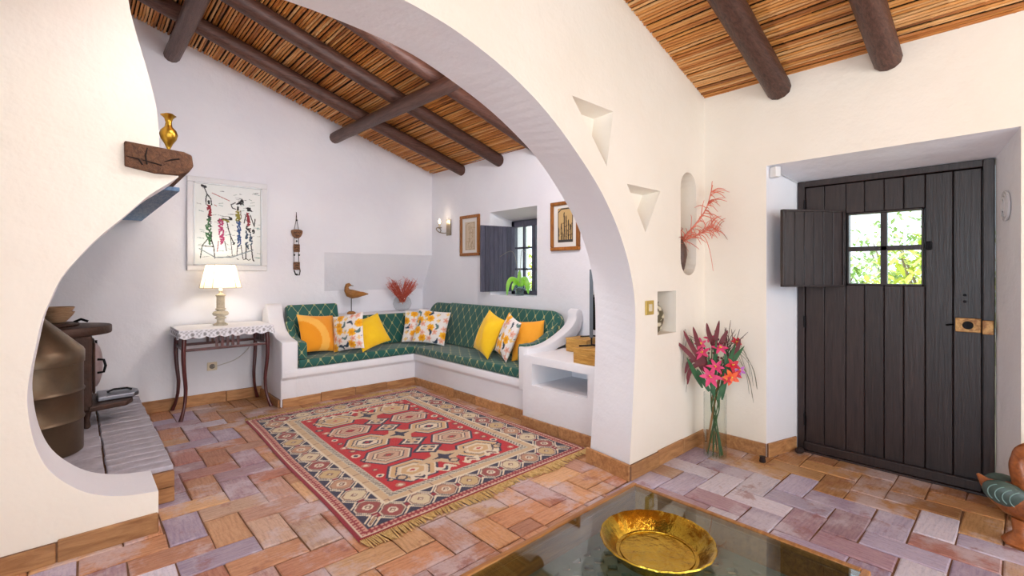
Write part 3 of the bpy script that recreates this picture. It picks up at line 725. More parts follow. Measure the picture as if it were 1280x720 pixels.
# ---- oriental rug, the pattern is a flat weave
def rug_colors(nx, ny, Wd, Ld):
    x = (np.arange(nx)+.5)/nx*Wd; y = (np.arange(ny)+.5)/ny*Ld; X, Y = np.meshgrid(x, y)
    e = np.minimum(np.minimum(X, Wd-X), np.minimum(Y, Ld-Y))
    C = np.zeros((ny, nx, 3)); S = lambda m, c: C.__setitem__(m, nlin(c))
    RED, DR, NAVY, CREAM, TAN, BRN, PINK = (196, 36, 46), (150, 38, 52), (50, 50, 76), (232, 218, 194), (212, 184, 146), (140, 100, 88), (214, 162, 144)
    S(e >= 0, DR)
    # along-border coordinate
    hor = (np.minimum(Y, Ld-Y) < np.minimum(X, Wd-X)); A = np.where(hor, X, Y)
    b = (e > .02) & (e < .085); S(b, PINK)
    ph = np.mod(A, .055)/.055
    S(b & (np.abs(e-.052) < .022) & ((ph < .22) | ((ph > .5) & (ph < .72)) ), DR); S(b & (np.abs(e-.052) < .007), DR); S((e > .02) & (e < .03), CREAM); S((e > .078) & (e < .086), NAVY)
    b = (e >= .086) & (e < .265); S(b, NAVY)
    for cs, Lh, m0 in ((X, Wd, hor), (Y, Ld, ~hor)):
        n = round(Lh/.19); p = Lh/n; k = np.floor(cs/p); u = np.mod(cs, p)/p-.5; v = (e-.1755)/.182
        oc = np.maximum(np.maximum(np.abs(u)*1.0, np.abs(v)*.95), (np.abs(u)+np.abs(v))*.78)
        m = m0 & b
        S(m & (np.abs(np.abs(u)+np.abs(v)-.66) < .045), CREAM); S(m & (np.abs(np.abs(u)-.5)+np.abs(v) < .13), DR)
        alt = np.mod(k, 4)
        S(m & (oc < .43), CREAM); S(m & (oc < .39), BRN)
        for q, c in enumerate(((208, 180, 130), (160, 78, 76), (222, 206, 172), (196, 150, 120))): S(m & (oc < .345) & (alt == q), c)
        S(m & (np.hypot(u, v) < .17) & (alt % 2 == 1), CREAM); S(m & (np.abs(u)+np.abs(v) < .13), BRN); S(m & (np.abs(u)+np.abs(v) < .06), CREAM)
    S((e >= .265) & (e < .276), CREAM); S((e >= .276) & (e < .325), TAN)
    b = (e > .276) & (e < .325); S(b & (np.mod(A, .15) < .006), BRN)
    b = (e >= .325) & (e < .372); S(b, (208, 198, 178)); S(b & (np.abs(e-.348) < .014) & (np.mod(A+e*.8, .032) < .012), (86, 76, 80)); S((e >= .321) & (e < .327), NAVY)
    f = e >= .372; S(f, RED)
    fx, fy = X-Wd/2, Y-Ld/2; hx, hy = Wd/2-.372, Ld/2-.372
    def hexm(cx, cy, w, h, hue, core):
        u, v = np.abs(fx-cx)/w, np.abs(fy-cy)/h; q = np.maximum(v, u*.62+v*.55)
        q = np.maximum(v*1.0, (u+v*.5)); m = f
        S(m & (q < 1), NAVY); S(m & (q < .9), CREAM); S(m & (q < .84), hue); S(m & (q < .66), NAVY); S(m & (q < .61), (226, 206, 176)); S(m & (q < .50), core); S(m & (q < .44), hue if core != NAVY else CREAM); S(m & (np.abs(u)+np.abs(v) < .26), core); S(m & (np.abs(u)+np.abs(v) < .12), RED)
    # two rows of hexagons left and right of a centre chain
    n = 5; stp = 2*hy*.78/(n-1)
    for s in (-1, 1):
        for k in range(n):
            cy = (k-2)*stp
            hexm(s*.285, cy, .205, .15 if k % 2 else .165, (214, 178, 128) if k % 2 == 0 else (206, 168, 142), [CREAM, BRN, NAVY, DR, TAN][k])
    for k in range(7):
        cy = (k-3)*stp*.62; m = f
        u, v = np.abs(fx)/.12, np.abs(fy-cy)/.10
        if k % 3 == 0:
            st = np.maximum(np.minimum(u*.6+v*1.5, u*1.5+v*.6), 0); S(m & (st < 1.25), TAN); S(m & (st < .5), NAVY)
        else:
            S(m & (u+v < 1.15), NAVY); S(m & (u+v < .85), CREAM); S(m & (u+v < .62), NAVY); S(m & (np.abs(u-v) < .18) & (u+v < .55), TAN)
    rn2 = np.random.default_rng(5)
    for s in (-1, 1):
        for k in range(17):
            cx = s*(hx-.04-rn2.random()*.05); cy = -hy+.05+k*(2*hy-.1)/16; r = .022+.012*rn2.random(); R = np.hypot(fx-cx, fy-cy)
            S(f & (R < r), [(196, 130, 110), NAVY, CREAM, (150, 60, 70)][k % 4]); S(f & (R < r*.5), [CREAM, TAN, NAVY, TAN][k % 4])
        for cx in (-.3, -.1, .12, .31):
            cy = s*(hy-.07); R = np.hypot((fx-cx)/1.8, fy-cy-.02*np.sin(fx*70)); S(f & (R < .042), CREAM); S(f & (R < .018), [NAVY, BRN][int(cx > 0)])
        for cx in (-.40, .02, .42): R = np.hypot(fx-cx, fy-s*(hy-.14)); S(f & (R < .04), NAVY); S(f & (R < .026), TAN)
    C *= (1+.10*(rn2.random((ny, nx, 1))-.5))
    return C
RC = [Vector((1.04,2.25,0)), Vector((2.865,2.265,0)), Vector((2.925,4.80,0)), Vector((1.125,4.785,0))]
def rug_pt(s, t, z): 
    p = RC[0].lerp(RC[1], s).lerp(RC[3].lerp(RC[2], s), t); return (p.x, p.y, z)
RUG = thing('oriental_rug', 'red oriental rug with hexagon medallions and navy border on the tiled floor', 'rug', (1.98, 3.5, 0))
nx, ny = 230, 330
rc = rug_colors(nx, ny, 1.82, 2.54)
S_, T_ = np.meshgrid(np.linspace(0, 1, nx), np.linspace(0, 1, ny))
c0, c1_, c2_, c3 = [np.array(v) for v in RC]
P = (c0*(1-S_[..., None])+c1_*S_[..., None])*(1-T_[..., None])+(c3*(1-S_[..., None])+c2_*S_[..., None])*T_[..., None]
P[..., 0] += .006*np.sin(T_*9); P[..., 2] = .0095+.0012*np.sin(P[..., 0]*23)*np.sin(P[..., 1]*19)
P[0, :, 2] = P[-1, :, 2] = .002; P[:, 0, 2] = P[:, -1, 2] = .002
RUGM = M_attr('woven_wool', .95, bump=(350, .5), spec=.15, sheen=.2)
grid_obj('weave', P, rc, RUGM, RUG, origin=(1.98, 3.5, 0))
FR = M('cotton_fringe', (186, 148, 88), .95, var=(60, (222, 190, 132), .12))
for t_, sgn in ((0, -1), (1, 1)):
    mb = MB(); rn = random.Random(8)
    for i in range(190):
        s = (i+.5)/190; p = Vector(rug_pt(s, t_, .009)); L = .075+.02*math.sin(s*19)+rn.uniform(-.01, .012); dx = rn.uniform(-.016, .016)+.012*math.sin(s*40)
        q = p+Vector((dx*.5, sgn*L*.5, -.001)); r = p+Vector((dx, sgn*L, -.004)); w2 = .0036
        mb.tube([p, q, r], [.0036, .0048, .003], 4, up=(0,0,1))
    o = mb.build('fringe', FR, RUG); o['kind'] = 'stuff'
# ================================================================ DOOR AND WINDOW
GLASS = M('window_glass', (240, 250, 250), .02, trans=1, ior=1.45)
def schlick(N, L, f0):
    lw = N.new('ShaderNodeLayerWeight'); lw.inputs[0].default_value = .5
    p = N.new('ShaderNodeMath'); p.operation = 'POWER'; p.inputs[1].default_value = 4.0; L.new(lw.outputs['Facing'], p.inputs[0])
    m = N.new('ShaderNodeMath'); m.operation = 'MULTIPLY_ADD'; m.inputs[1].default_value = 1-f0; m.inputs[2].default_value = f0; L.new(p.outputs[0], m.inputs[0]); return m.outputs[0]
def thin_glass(name, tint=(246, 250, 250), rough=.0, f0=.03):
    m, nt, N, L, b = nodes(name); N.remove(b)
    t = N.new('ShaderNodeBsdfTransparent'); t.inputs[0].default_value = (*lin(tint), 1)
    g = N.new('ShaderNodeBsdfGlossy'); g.inputs['Roughness'].default_value = rough
    mx = N.new('ShaderNodeMixShader'); L.new(schlick(N, L, f0), mx.inputs[0]); L.new(t.outputs[0], mx.inputs[1]); L.new(g.outputs[0], mx.inputs[2])
    L.new(mx.outputs[0], N['Material Output'].inputs[0]); return m
PANE = thin_glass('pane_glass')
IRON = M('black_iron', (22, 20, 22), .45, .8, bump=(40, .2))
BRASS_OLD = M('old_brass_lock', (214, 168, 104), .45, .2, var=(30, (150, 100, 52), .12), bump=(30, .2))
DOOR = struct(bpy.data.objects.new('door_1', None)); COL.objects.link(DOOR); DOOR.location = (4.1, .64, 0); ORG['door_1'] = Vector((4.1, .64, 0))
DOOR['label'] = 'dark stained plank entrance door with a small four-pane window'
fr = MB(); fr.box(4.075, 4.165, 1.128, 1.174, 0, 2.044); fr.box(4.075, 4.165, .114, .165, 0, 2.044); fr.box(4.075, 4.165, .165, 1.128, 2.0, 2.044); fr.box(4.127, 4.165, .16, .19, 0, 2.0); fr.box(4.127, 4.165, 1.11, 1.13, 0, 2.0); fr.box(4.127, 4.165, .16, 1.13, 1.98, 2.0)
fr.build('door_frame', W_DOOR, DOOR, bevel=.004)
PB = [1.124, 1.001, .868, .758, .648, .543, .433, .299, .169]
WY0, WY1, WZ0, WZ1 = .441, .862, 1.262, 1.778
for a, b_ in zip(PB[:-1], PB[1:]):
    segs = [(.02, 1.995)]
    if b_ >= WY0-.02 and a <= WY1+.02: segs = [(.02, WZ0), (WZ1, 1.995)]
    for z0, z1 in segs:
        MB().box(4.085, 4.125, b_+.0015, a-.0015, z0, z1).build('plank', W_DOOR, DOOR, bevel=.004, seg=1)
mb = MB(); mb.box(4.128, 4.15, .191, .44, .0, 1.979); mb.box(4.128, 4.15, .865, 1.109, .0, 1.979); mb.box(4.128, 4.15, .44, .865, .0, WZ0); mb.box(4.128, 4.15, .44, .865, WZ1, 1.979)
mb.build('backing_board', W_DOOR, DOOR)
MB().box(4.045, 4.084, .168, 1.124, .012, .075).build('bottom_rail', W_DOOR, DOOR, bevel=.006)
MB().box(4.03, 4.16, .11, 1.17, -.004, .012).build('threshold', W_DOOR, DOOR, bevel=.003)
wfm = MB(); t = .02
for y0, y1, z0, z1 in ((WY0, WY0+.012, WZ0, WZ1), (WY1-.012, WY1, WZ0, WZ1), (WY0, WY1, WZ0, WZ0+.012), (WY0, WY1, WZ1-.012, WZ1)): wfm.box(4.09, 4.15, y0, y1, z0, z1)
win = wfm.build('window_frame', W_DOOR, DOOR, bevel=.002, seg=1)
ym, zm = (WY0+WY1)/2, (WZ0+WZ1)/2
MB().box(4.10, 4.135, ym-.019, ym+.019, WZ0, WZ1).build('glazing_bar', W_DOOR, win, bevel=.003)
MB().box(4.10, 4.135, WY0, WY1, zm-.017, zm+.017).build('glazing_bar', W_DOOR, win, bevel=.003)
for y0, y1 in ((WY0+.012, ym-.02), (ym+.02, WY1-.012)):
    for z0, z1 in ((WZ0+.012, zm-.018), (zm+.018, WZ1-.012)): MB().box(4.116, 4.119, y0, y1, z0, z1).build('pane', PANE, win)
# shutter hatch swung open into the room
hx0, hy0, hx1, hy1 = 4.068, .878, 3.685, 1.165
hd = Vector((hx1-hx0, hy1-hy0, 0)); HL = hd.length; hd.normalize(); hn = Vector((-hd.y, hd.x, 0)); 
if hn.x > 0: hn = -hn
def hatch(a0, a1, z0, z1, t0, t1):
    P = [Vector((hx0, hy0, 0))+hd*a+hn*t_ for a, t_ in ((a0, t0), (a1, t0), (a1, t1), (a0, t1))]
    return MB().loft([(p.x, p.y, z0) for p in P], [(p.x, p.y, z1) for p in P])
hb = hatch(.004, HL, 1.25, 1.80, -.012, 0).build('shutter', W_DOOR, DOOR, bevel=.003)
np_ = 6
for i in range(np_): hatch(.02+(HL-.04)*i/np_+.0015, .02+(HL-.04)*(i+1)/np_-.0015, 1.262, 1.788, .0, .014).build('slat', W_DOOR, hb, bevel=.003, seg=1)
for z0, z1 in ((1.25, 1.264), (1.786, 1.80)): hatch(.0, HL, z0, z1, 0, .02).build('edge_strip', W_DOOR, hb, bevel=.002, seg=1)
for a0, a1 in ((.0, .018), (HL-.018, HL)): hatch(a0, a1, 1.25, 1.80, 0, .02).build('edge_strip', W_DOOR, hb, bevel=.002, seg=1)
# ironwork
lk = MB().box(4.052, 4.084, .172, .287, .982, 1.068).build('lock_case', BRASS_OLD, DOOR, bevel=.004); lk['label'] = 'carved light wood lock case'
for z in (.99, 1.06):
    MB().box(4.048, 4.053, .176, .283, z-.004, z+.004).build('lock_rib', BRASS_OLD, lk)
MB().tube([(4.053, .23, 1.025), (4.044, .23, 1.025)], [.026, .022], 18).build('keyhole_plate', IRON, lk, smooth=40)
MB().box(4.04, 4.08, .118, .166, .976, 1.06).build('lock_keep', BRASS_OLD, DOOR, bevel=.004)
MB().tube([(4.084, .30, 1.022), (4.06, .315, 1.022), (4.055, .33, 1.018)], .006, 8).build('latch_lever', IRON, DOOR, smooth=40)
for y, z in ((.245, 1.21), (.245, 1.17)): MB().tube([(4.086, y, z), (4.078, y, z)], .009, 10).build('bolt', IRON, DOOR, smooth=40)
MB().box(4.065, 4.084, .40, .428, 1.50, 1.555).build('window_catch', IRON, DOOR, bevel=.004)
for z in (.24, .98, 1.86): MB().tube([(4.07, 1.126, z-.045), (4.07, 1.126, z+.045)], .008, 8).build('hinge', IRON, DOOR, smooth=40)
MB().tube([(4.055, .868, 1.33), (4.055, .868, 1.40)], .006, 8).build('shutter_hinge', IRON, DOOR, smooth=40)
MB().tube([(4.055, .868, 1.66), (4.055, .868, 1.73)], .006, 8).build('shutter_hinge', IRON, DOOR, smooth=40)
# small window of the sitting room
W_WIN = wood('blue_grey_window_wood', (62, 62, 78), (92, 90, 104), 2, 5, .5, .2, 14)
WIN = struct(bpy.data.objects.new('window_1', None)); COL.objects.link(WIN); WIN.location = (4.1, 4.0, 1.08); ORG['window_1'] = Vector((4.1, 4.0, 1.08)); WIN['label'] = 'small deep-set window with grey wooden frame and open plank shutter'
mb = MB(); Y0, Y1, Z0, Z1 = 3.632, 4.40, 1.082, 1.998
for y0, y1, z0, z1 in ((Y0, Y0+.05, Z0, Z1), (Y1-.05, Y1, Z0, Z1), (Y0, Y1, Z0, Z0+.05), (Y0, Y1, Z1-.075, Z1)): mb.box(4.06, 4.12, y0, y1, z0, z1)
mb.build('window_frame', W_WIN, WIN, bevel=.004)
a0, a1, b0, b1 = Y0+.05, Y1-.05, Z0+.05, Z1-.075
MB().box(4.066, 4.114, (a0+a1)/2-.03, (a0+a1)/2+.03, b0, b1).build('meeting_stile', W_WIN, WIN, bevel=.003)
zs = [b0+(b1-b0)*k/3 for k in range(4)]
for k, (p, q) in enumerate(((a0, (a0+a1)/2-.03), ((a0+a1)/2+.03, a1))):
    ymid = (p+q)/2
    MB().box(4.075, 4.105, ymid-.011, ymid+.011, b0, b1).build('glazing_bar', W_WIN, WIN)
    for z in zs[1:3]: MB().box(4.075, 4.105, p, q, z-.011, z+.011).build('glazing_bar', W_WIN, WIN)
    for z0, z1 in zip(zs[:-1], zs[1:]):
        for y0, y1 in ((p, ymid-.011), (ymid+.011, q)): MB().box(4.088, 4.091, y0, y1, z0, z1).build('pane', PANE, WIN)
sx0, sy0, sx1, sy1 = 4.055, 4.335, 3.585, 4.44
sd = Vector((sx1-sx0, sy1-sy0, 0)); SL = sd.length; sd.normalize(); sn = Vector((-sd.y, sd.x, 0))
if sn.y > 0: sn = -sn
def shut(a0, a1, z0, z1, t0, t1):
    P = [Vector((sx0, sy0, 0))+sd*a+sn*t_ for a, t_ in ((a0, t0), (a1, t0), (a1, t1), (a0, t1))]
    return MB().loft([(p.x, p.y, z0) for p in P], [(p.x, p.y, z1) for p in P])
so = shut(0, SL, 1.12, 1.925, -.012, 0).build('shutter', W_WIN, WIN, bevel=.003)
for i in range(8): shut(SL*i/8+.0015, SL*(i+1)/8-.0015, 1.12, 1.925, 0, .012).build('slat', W_WIN, so, bevel=.003, seg=1)

# ================================================================ FIREPLACE, STOVE, BEAM
W_BEAM = wood('old_beam', (70, 44, 30), (112, 76, 52), 1, 5, .75, .9, 9)
def beam():
    mb = MB(); rn = random.Random(4); sec = [(.178,1.885),(.30,1.868),(.40,1.868),(.447,1.888),(.468,1.93),(.462,1.985),(.43,2.0),(.178,2.012)]
    ys = [3.045, 3.06, 3.3, 3.8, 4.4, 5.0, 5.69]; n = len(sec); vs = []; fs = []
    for j, y in enumerate(ys):
        for x, z in sec:
            cx, cz_ = .32, 1.935; s = .97 if j == 0 else 1
            vs.append((cx+(x-cx)*s+rn.uniform(-.003, .003), y, cz_+(z-cz_)*s+rn.uniform(-.003, .003)))
    for j in range(len(ys)-1):
        for k in range(n): fs.append((j*n+k, j*n+(k+1) % n, (j+1)*n+(k+1) % n, (j+1)*n+k))
    fs += [tuple(range(n)), tuple(range(len(ys)*n-1, (len(ys)-1)*n-1, -1))]
    return mb.add(vs, fs)
BM = thing('lintel_beam', 'rough wooden lintel beam end jutting from the chimney hood', 'beam', (.32, 3.05, 1.868))
beam().build('beam_body', W_BEAM, BM, bevel=.006)
CRACK = M('beam_crack', (34, 20, 14), .95)
for pts in ([(.27,1.99),(.262,1.95),(.268,1.905)], [(.34,1.93),(.37,1.945),(.405,1.955)], [(.185,1.935),(.235,1.928),(.25,1.90)], [(.25,1.925),(.33,1.91)]):
    MB().tube([(x, 3.044, z) for x, z in pts], [.002]+[.0042]*(len(pts)-1), 5).build('crack', CRACK, BM)
BLUE = M('blue_painted_board', (60, 112, 168), .6, var=(7, (150, 176, 200), .25), bump=(20, .6), stretch=(8, 1.5, 8))
mb = MB().prism([(.19,1.866),(.462,1.866),(.462,1.842),(.19,1.842)], 'y', 3.46, 5.68)
bo = mb.build('underside_board', BLUE, BM, bevel=.003); bo['label'] = 'blue painted board under the beam'

BRASS = M('brass', (200, 158, 60), .28, 1.0, var=(12, (150, 108, 34)), bump=(45, .15))
v = MB().lathe([(0,.0),(.012,.0),(.01,.008),(.008,.022),(.02,.05),(.036,.075),(.042,.10),(.036,.122),(.018,.142),(.014,.165),(.02,.188),(.034,.206),(.033,.208),(.018,.19)], n=24, scallop=lambda j, q: .18*math.sin(3*q) if j >= 11 else 0)
o = v.build('brass_vase', BRASS, smooth=60, origin=(0,0,0)); o.location = (.372, 3.16, 2.003); tag(o, 'small brass vase with fluted mouth standing on the lintel beam', 'vase')

# hearth of grey bricks
BRK = M('grey_hearth_brick', (158, 152, 162), .75, var=(7, (200, 196, 206)), bump=(30, .3))
HE = thing('hearth', 'raised hearth of grey bricks beneath the iron stove', 'hearth', (0, 4.5, 0))
MB().box(-1.2, .425, 3.43, 5.56, 0, .185).build('core', M_MORTAR, HE)
hb_me = {}
for row, (x0, x1) in enumerate(((-.62, -.32), (-.315, .125), (.13, .43))):
    n = 19 if row != 1 else 9; Ly = 2.14/n
    for i in range(n):
        key = (row, i % 3)
        if key not in hb_me:
            oo = MB().box(-(x1-x0)/2+.002, (x1-x0)/2-.002, -Ly/2+.0025, Ly/2-.0025, -.03, 0).build('hearth_brick', BRK, origin=(0,0,0), bevel=.005, seg=1); hb_me[key] = oo.data; bpy.data.objects.remove(oo)
        o = bpy.data.objects.new('brick', hb_me[key]); COL.objects.link(o); o.parent = HE
        o.location = ((x0+x1)/2+random.uniform(-.003, .003), 3.425+Ly*(i+.5)-4.5, .212+random.uniform(-.003, .002)); o.rotation_euler = (random.uniform(-.004, .004), random.uniform(-.003, .003), random.uniform(-.006, .006))
for z0, z1 in ((.0, .085), (.09, .178)): MB().box(.325, .43, 3.41, 3.43, z0, z1).build('front_tile', W_SKIRT, HE, bevel=.004)
# metal smoke drum with cone and flue pipe
TIN = M('bronzed_tin', (86, 72, 58), .38, .75, var=(4, (112, 92, 72)), bump=(6, .15))
DR = thing('tin_drum', 'bronze-coloured tin drum with conical top and ribs standing on the hearth', 'drum', (-.215, 4.19, .2145))
prof = [(0,0),(.255,0),(.255,.19),(.260,.198),(.263,.206),(.260,.214),(.255,.222),(.255,.37),(.260,.378),(.263,.386),(.260,.394),(.255,.402),(.255,.56),(.261,.562),(.261,.635),(.257,.64)]
MB().lathe(prof, n=40).build('body', TIN, DR, smooth=40, local=True)
MB().lathe([(.258,.638),(.254,.65),(.05,.87),(.05,.875)], n=40).build('cone', TIN, DR, smooth=40, local=True)
MB().tube([(0,0,.87),(0,0,2.3)], .045, 18).build('flue_pipe', TIN, DR, smooth=40, local=True)
MB().tube([(.02,-.245,.66),(.02,-.24,.74),(.015,-.15,.84),(.01,-.05,1.2)], .017, 12).build('side_pipe', TIN, DR, smooth=40, local=True)
# cast-iron stove
CAST = M('cast_iron_brown', (66, 50, 44), .5, .6, var=(9, (86, 62, 52)), bump=(35, .25))
SVT = thing('cast_iron_stove', 'dark brown cast-iron stove with oval top plate and side door', 'stove', (-.13, 4.84, .213))
L_ = dict(local=True)
MB().box(-.22,.22,-.24,.24,.12,.68).build('body', CAST, SVT, bevel=.02, **L_)
for sx in (-.19, .19):
    for sy in (-.2, .2): MB().lathe([(.014,0),(.022,.01),(.016,.06),(.03,.13)], (sx, sy, 0), 10).build('leg', CAST, SVT, smooth=40, **L_)
MB().prism([(.31*math.cos(q)+.0+(.03 if math.cos(q) > 0 else 0), .28*math.sin(q)) for q in np.linspace(0, 2*PI, 30, endpoint=False)], 'z', .675, .74).build('top_plate', CAST, SVT, smooth=40, bevel=.012, **L_)
MB().lathe([(0,.742),(.17,.742),(.175,.752),(.165,.765),(.0,.77)], (-.02,0,0), 28).build('lid', CAST, SVT, smooth=40, **L_)
MB().tube([(.12,.02,.765),(.16,.02,.785),(.20,.02,.765)], .009, 8).build('lid_lifter', IRON, SVT, smooth=40, **L_)
dr = MB(); dr.box(.222,.238,-.17,.17,.24,.62); DRR = dr.build('door', CAST, SVT, bevel=.008, **L_)
PALE = M('pale_enamel', (168, 150, 150), .45, var=(8, (140, 120, 122)))
MB().ellipsoid((.236,0,.43), (.05,.13,.17)).build('door_boss', PALE, DRR, smooth=60, **L_)
MB().tube([(.25,-.15,.49),(.285,-.16,.485),(.295,-.16,.44),(.285,-.16,.395),(.25,-.15,.39)], .009, 8).build('handle', IRON, DRR, smooth=40, **L_)
for z in (.28, .57): MB().tube([(.245,.17,z-.03),(.245,.17,z+.03)], .012, 8).build('hinge', IRON, DRR, smooth=40, **L_)
MB().prism([(.20,-.26),(.42,-.20),(.46,-.1),(.46,.1),(.42,.2),(.20,.26)], 'z', .125, .165).build('ash_shelf', CAST, SVT, bevel=.01, **L_)
STEEL = M('dull_steel', (150, 152, 160), .35, .9, var=(12, (120, 122, 132)))
PAN = thing('ash_pan', 'dull steel ash pan with slot handle resting on the stove shelf', 'pan', (.20, 4.84, .38))
mb = MB().prism([(-.08,-.14),(.14,-.11),(.17,-.05),(.17,.05),(.14,.11),(-.08,.14)], 'z', .0, .035); mb.build('tray', STEEL, PAN, bevel=.008, **L_)
MB().tube([(-.02,.0,.04),(.02,.01,.055),(.10,.0,.055),(.13,0,.04)], .008, 8).build('handle', IRON, PAN, smooth=40, **L_)
CER = M('brown_ceramic', (152, 112, 82), .45, var=(20, (196, 164, 130)), stretch=(1, 1, 8))
for k, (z, lab) in enumerate(((.984, 'lower brown ceramic bowl on the stove top'), (1.018, 'upper brown ceramic bowl nested in another bowl on the stove'))):
    o = MB().lathe([(0,0),(.045,0),(.05,.006),(.085,.05),(.098,.075),(.094,.077),(.078,.05),(.04,.012),(0,.01)], n=28).build('ceramic_bowl', CER, smooth=50, origin=(0,0,0)); o.location = (-.10, 4.84, z+.002*k); tag(o, lab, 'bowl')

# ================================================================ CONSOLE TABLE, LAMP, PICTURES
MAH = wood('mahogany', (62, 20, 24), (98, 38, 36), 2, 6, .3, .1, 10, .6, .3)
TB = thing('console_table', 'slim mahogany console table with curved legs beneath the painting', 'table', (1.075, 5.415, 0))
TX0, TX1, TY0, TY1, TZ = .70, 1.45, 5.17, 5.66, .825
MB().box(TX0-.01, TX1+.01, TY0-.01, TY1, TZ-.022, TZ).build('tabletop', MAH, TB, bevel=.006)
for x, sx in ((TX0+.03, -1), (TX1-.03, 1)):
    for y, sy in ((TY0+.03, -1), (TY1-.03, 1)):
        pts = []; rad = []
        for t in np.linspace(0, 1, 15):
            off = .022*math.sin(t*PI*1.25+.2)-.045*max(0, t-.62)**1.0*0
            off = .018*math.sin(PI*min(1, t*1.6))-.0+.035*max(0, (t-.72)/.28)**2-.012*math.sin(PI*t)
            pts.append((x+sx*off, y+sy*off, (TZ-.02)*(1-t))); rad.append(.021-.008*t+(.006*max(0, (t-.9)/.1)))
        MB().tube(pts, rad, 8, up=(1,1,0)).build('leg', MAH, TB, smooth=60)
ap = [('y', TY0+.02), ('y', TY1-.04)]
def apron(P0, P1, tag_):
    d = Vector(P1)-Vector(P0); Ln = d.length; ax = abs(d.x) > abs(d.y)
    n = 18; up = []
    for i in range(n+1):
        s = i/n; up.append((s*Ln, TZ-.07-.0+.022*(1-(2*s-1)**2)**.5*0+.02*math.sin(PI*s)))
    poly = [(0, TZ-.022), (Ln, TZ-.022)]+[(a, z-.015) for a, z in reversed(up)]
    mb = MB()
    if ax: mb.prism([(P0[0]+a, z) for a, z in poly], 'y', P0[1]-.009, P0[1]+.009)
    else: mb.prism([(P0[1]+a, z) for a, z in poly], 'x', P0[0]-.009, P0[0]+.009)
    mb.build('apron', MAH, TB)
    zr = TZ-.20
    if ax: MB().box(P0[0], P1[0], P0[1]-.01, P0[1]+.01, zr, zr+.025).build('rail', MAH, TB, bevel=.003)
    else: MB().box(P0[0]-.01, P0[0]+.01, P0[1], P1[1], zr, zr+.025).build('rail', MAH, TB, bevel=.003)
    cs = [Ln*.5+k*.045 for k in (-2, -1, 0, 1, 2)] if ax else [Ln*.5+k*.05 for k in (-2, -1, 0, 1, 2)]
    for c in cs:
        hw = .011
        if ax: MB().box(P0[0]+c-hw, P0[0]+c+hw, P0[1]-.006, P0[1]+.006, zr+.02, TZ-.06).build('slat', MAH, TB)
        else: MB().box(P0[0]-.006, P0[0]+.006, P0[1]+c-hw, P0[1]+c+hw, zr+.02, TZ-.06).build('slat', MAH, TB)
i_ = .03
apron((TX0+i_, TY0+i_), (TX1-i_, TY0+i_), 'f'); apron((TX0+i_, TY1-i_), (TX1-i_, TY1-i_), 'b'); apron((TX0+i_, TY0+i_), (TX0+i_, TY1-i_), 'l'); apron((TX1-i_, TY0+i_), (TX1-i_, TY1-i_), 'r')
# lace runner
def lace_mat():
    m, nt, N, L, b = nodes('white_lace'); b.inputs['Base Color'].default_value = (*lin((238, 238, 244)), 1); b.inputs['Roughness'].default_value = .9
    a = N.new('ShaderNodeAttribute'); a.attribute_name = 'Col'; tr = N.new('ShaderNodeBsdfTransparent'); mx = N.new('ShaderNodeMixShader')
    L.new(a.outputs['Fac'], mx.inputs[0]); L.new(tr.outputs[0], mx.inputs[1]); L.new(b.outputs[0], mx.inputs[2]); L.new(mx.outputs[0], N['Material Output'].inputs[0]); return m
LACE = lace_mat()
lx0, lx1, ly0, ly1 = TX0-.018, TX1+.018, TY0-.018, TY1+.0
nu, nv = 150, 60; hang = .085
us = np.linspace(-hang, (lx1-lx0)+hang, nu); vs_ = np.linspace(-hang, (ly1-ly0), nv)
P = np.zeros((nv, nu, 3)); A = np.zeros((nv, nu))
for j, vv in enumerate(vs_):
    for i, uu in enumerate(us):
        W_ = lx1-lx0; ou = max(0, -uu, uu-W_); ov = max(0, -vv); s = (uu if ov > ou else vv)
        lim = hang-.02+.018*abs(math.sin(PI*s/.105)) if max(ou, ov) else hang
        dpt = min(max(ou, ov), lim)
        x = lx0+min(max(uu, 0), W_); y = ly0+max(vv, 0)
        wav = .006*math.sin(s*60)*(dpt/hang)
        if ov >= ou and ov > 0: y -= .002+.012*dpt/hang+wav; x += (-1 if uu < 0 else (1 if uu > W_ else 0))*.004
        elif ou > 0: x += (-1 if uu < 0 else 1)*(.002+.012*dpt/hang+wav)
        P[j, i] = (x, y, TZ+.0025-dpt)
        a = 1.0
        if max(ou, ov) > .008:
            q = math.hypot(((s+.05) % .1)-.05, dpt-.045); a = .55+.45*(((int(s*260)+int(dpt*260)) % 2) == 0)
            if .014 < q < .03: a = 1
            elif q <= .014: a = .35
            if dpt > lim-.008: a = 1
        A[j, i] = a
lc = grid_obj('lace_runner', P, np.repeat(A[..., None], 3, -1), LACE, origin=(1.075, 5.415, TZ)); tag(lc, 'white lace runner with scalloped edge draped over the console table', 'tablecloth')
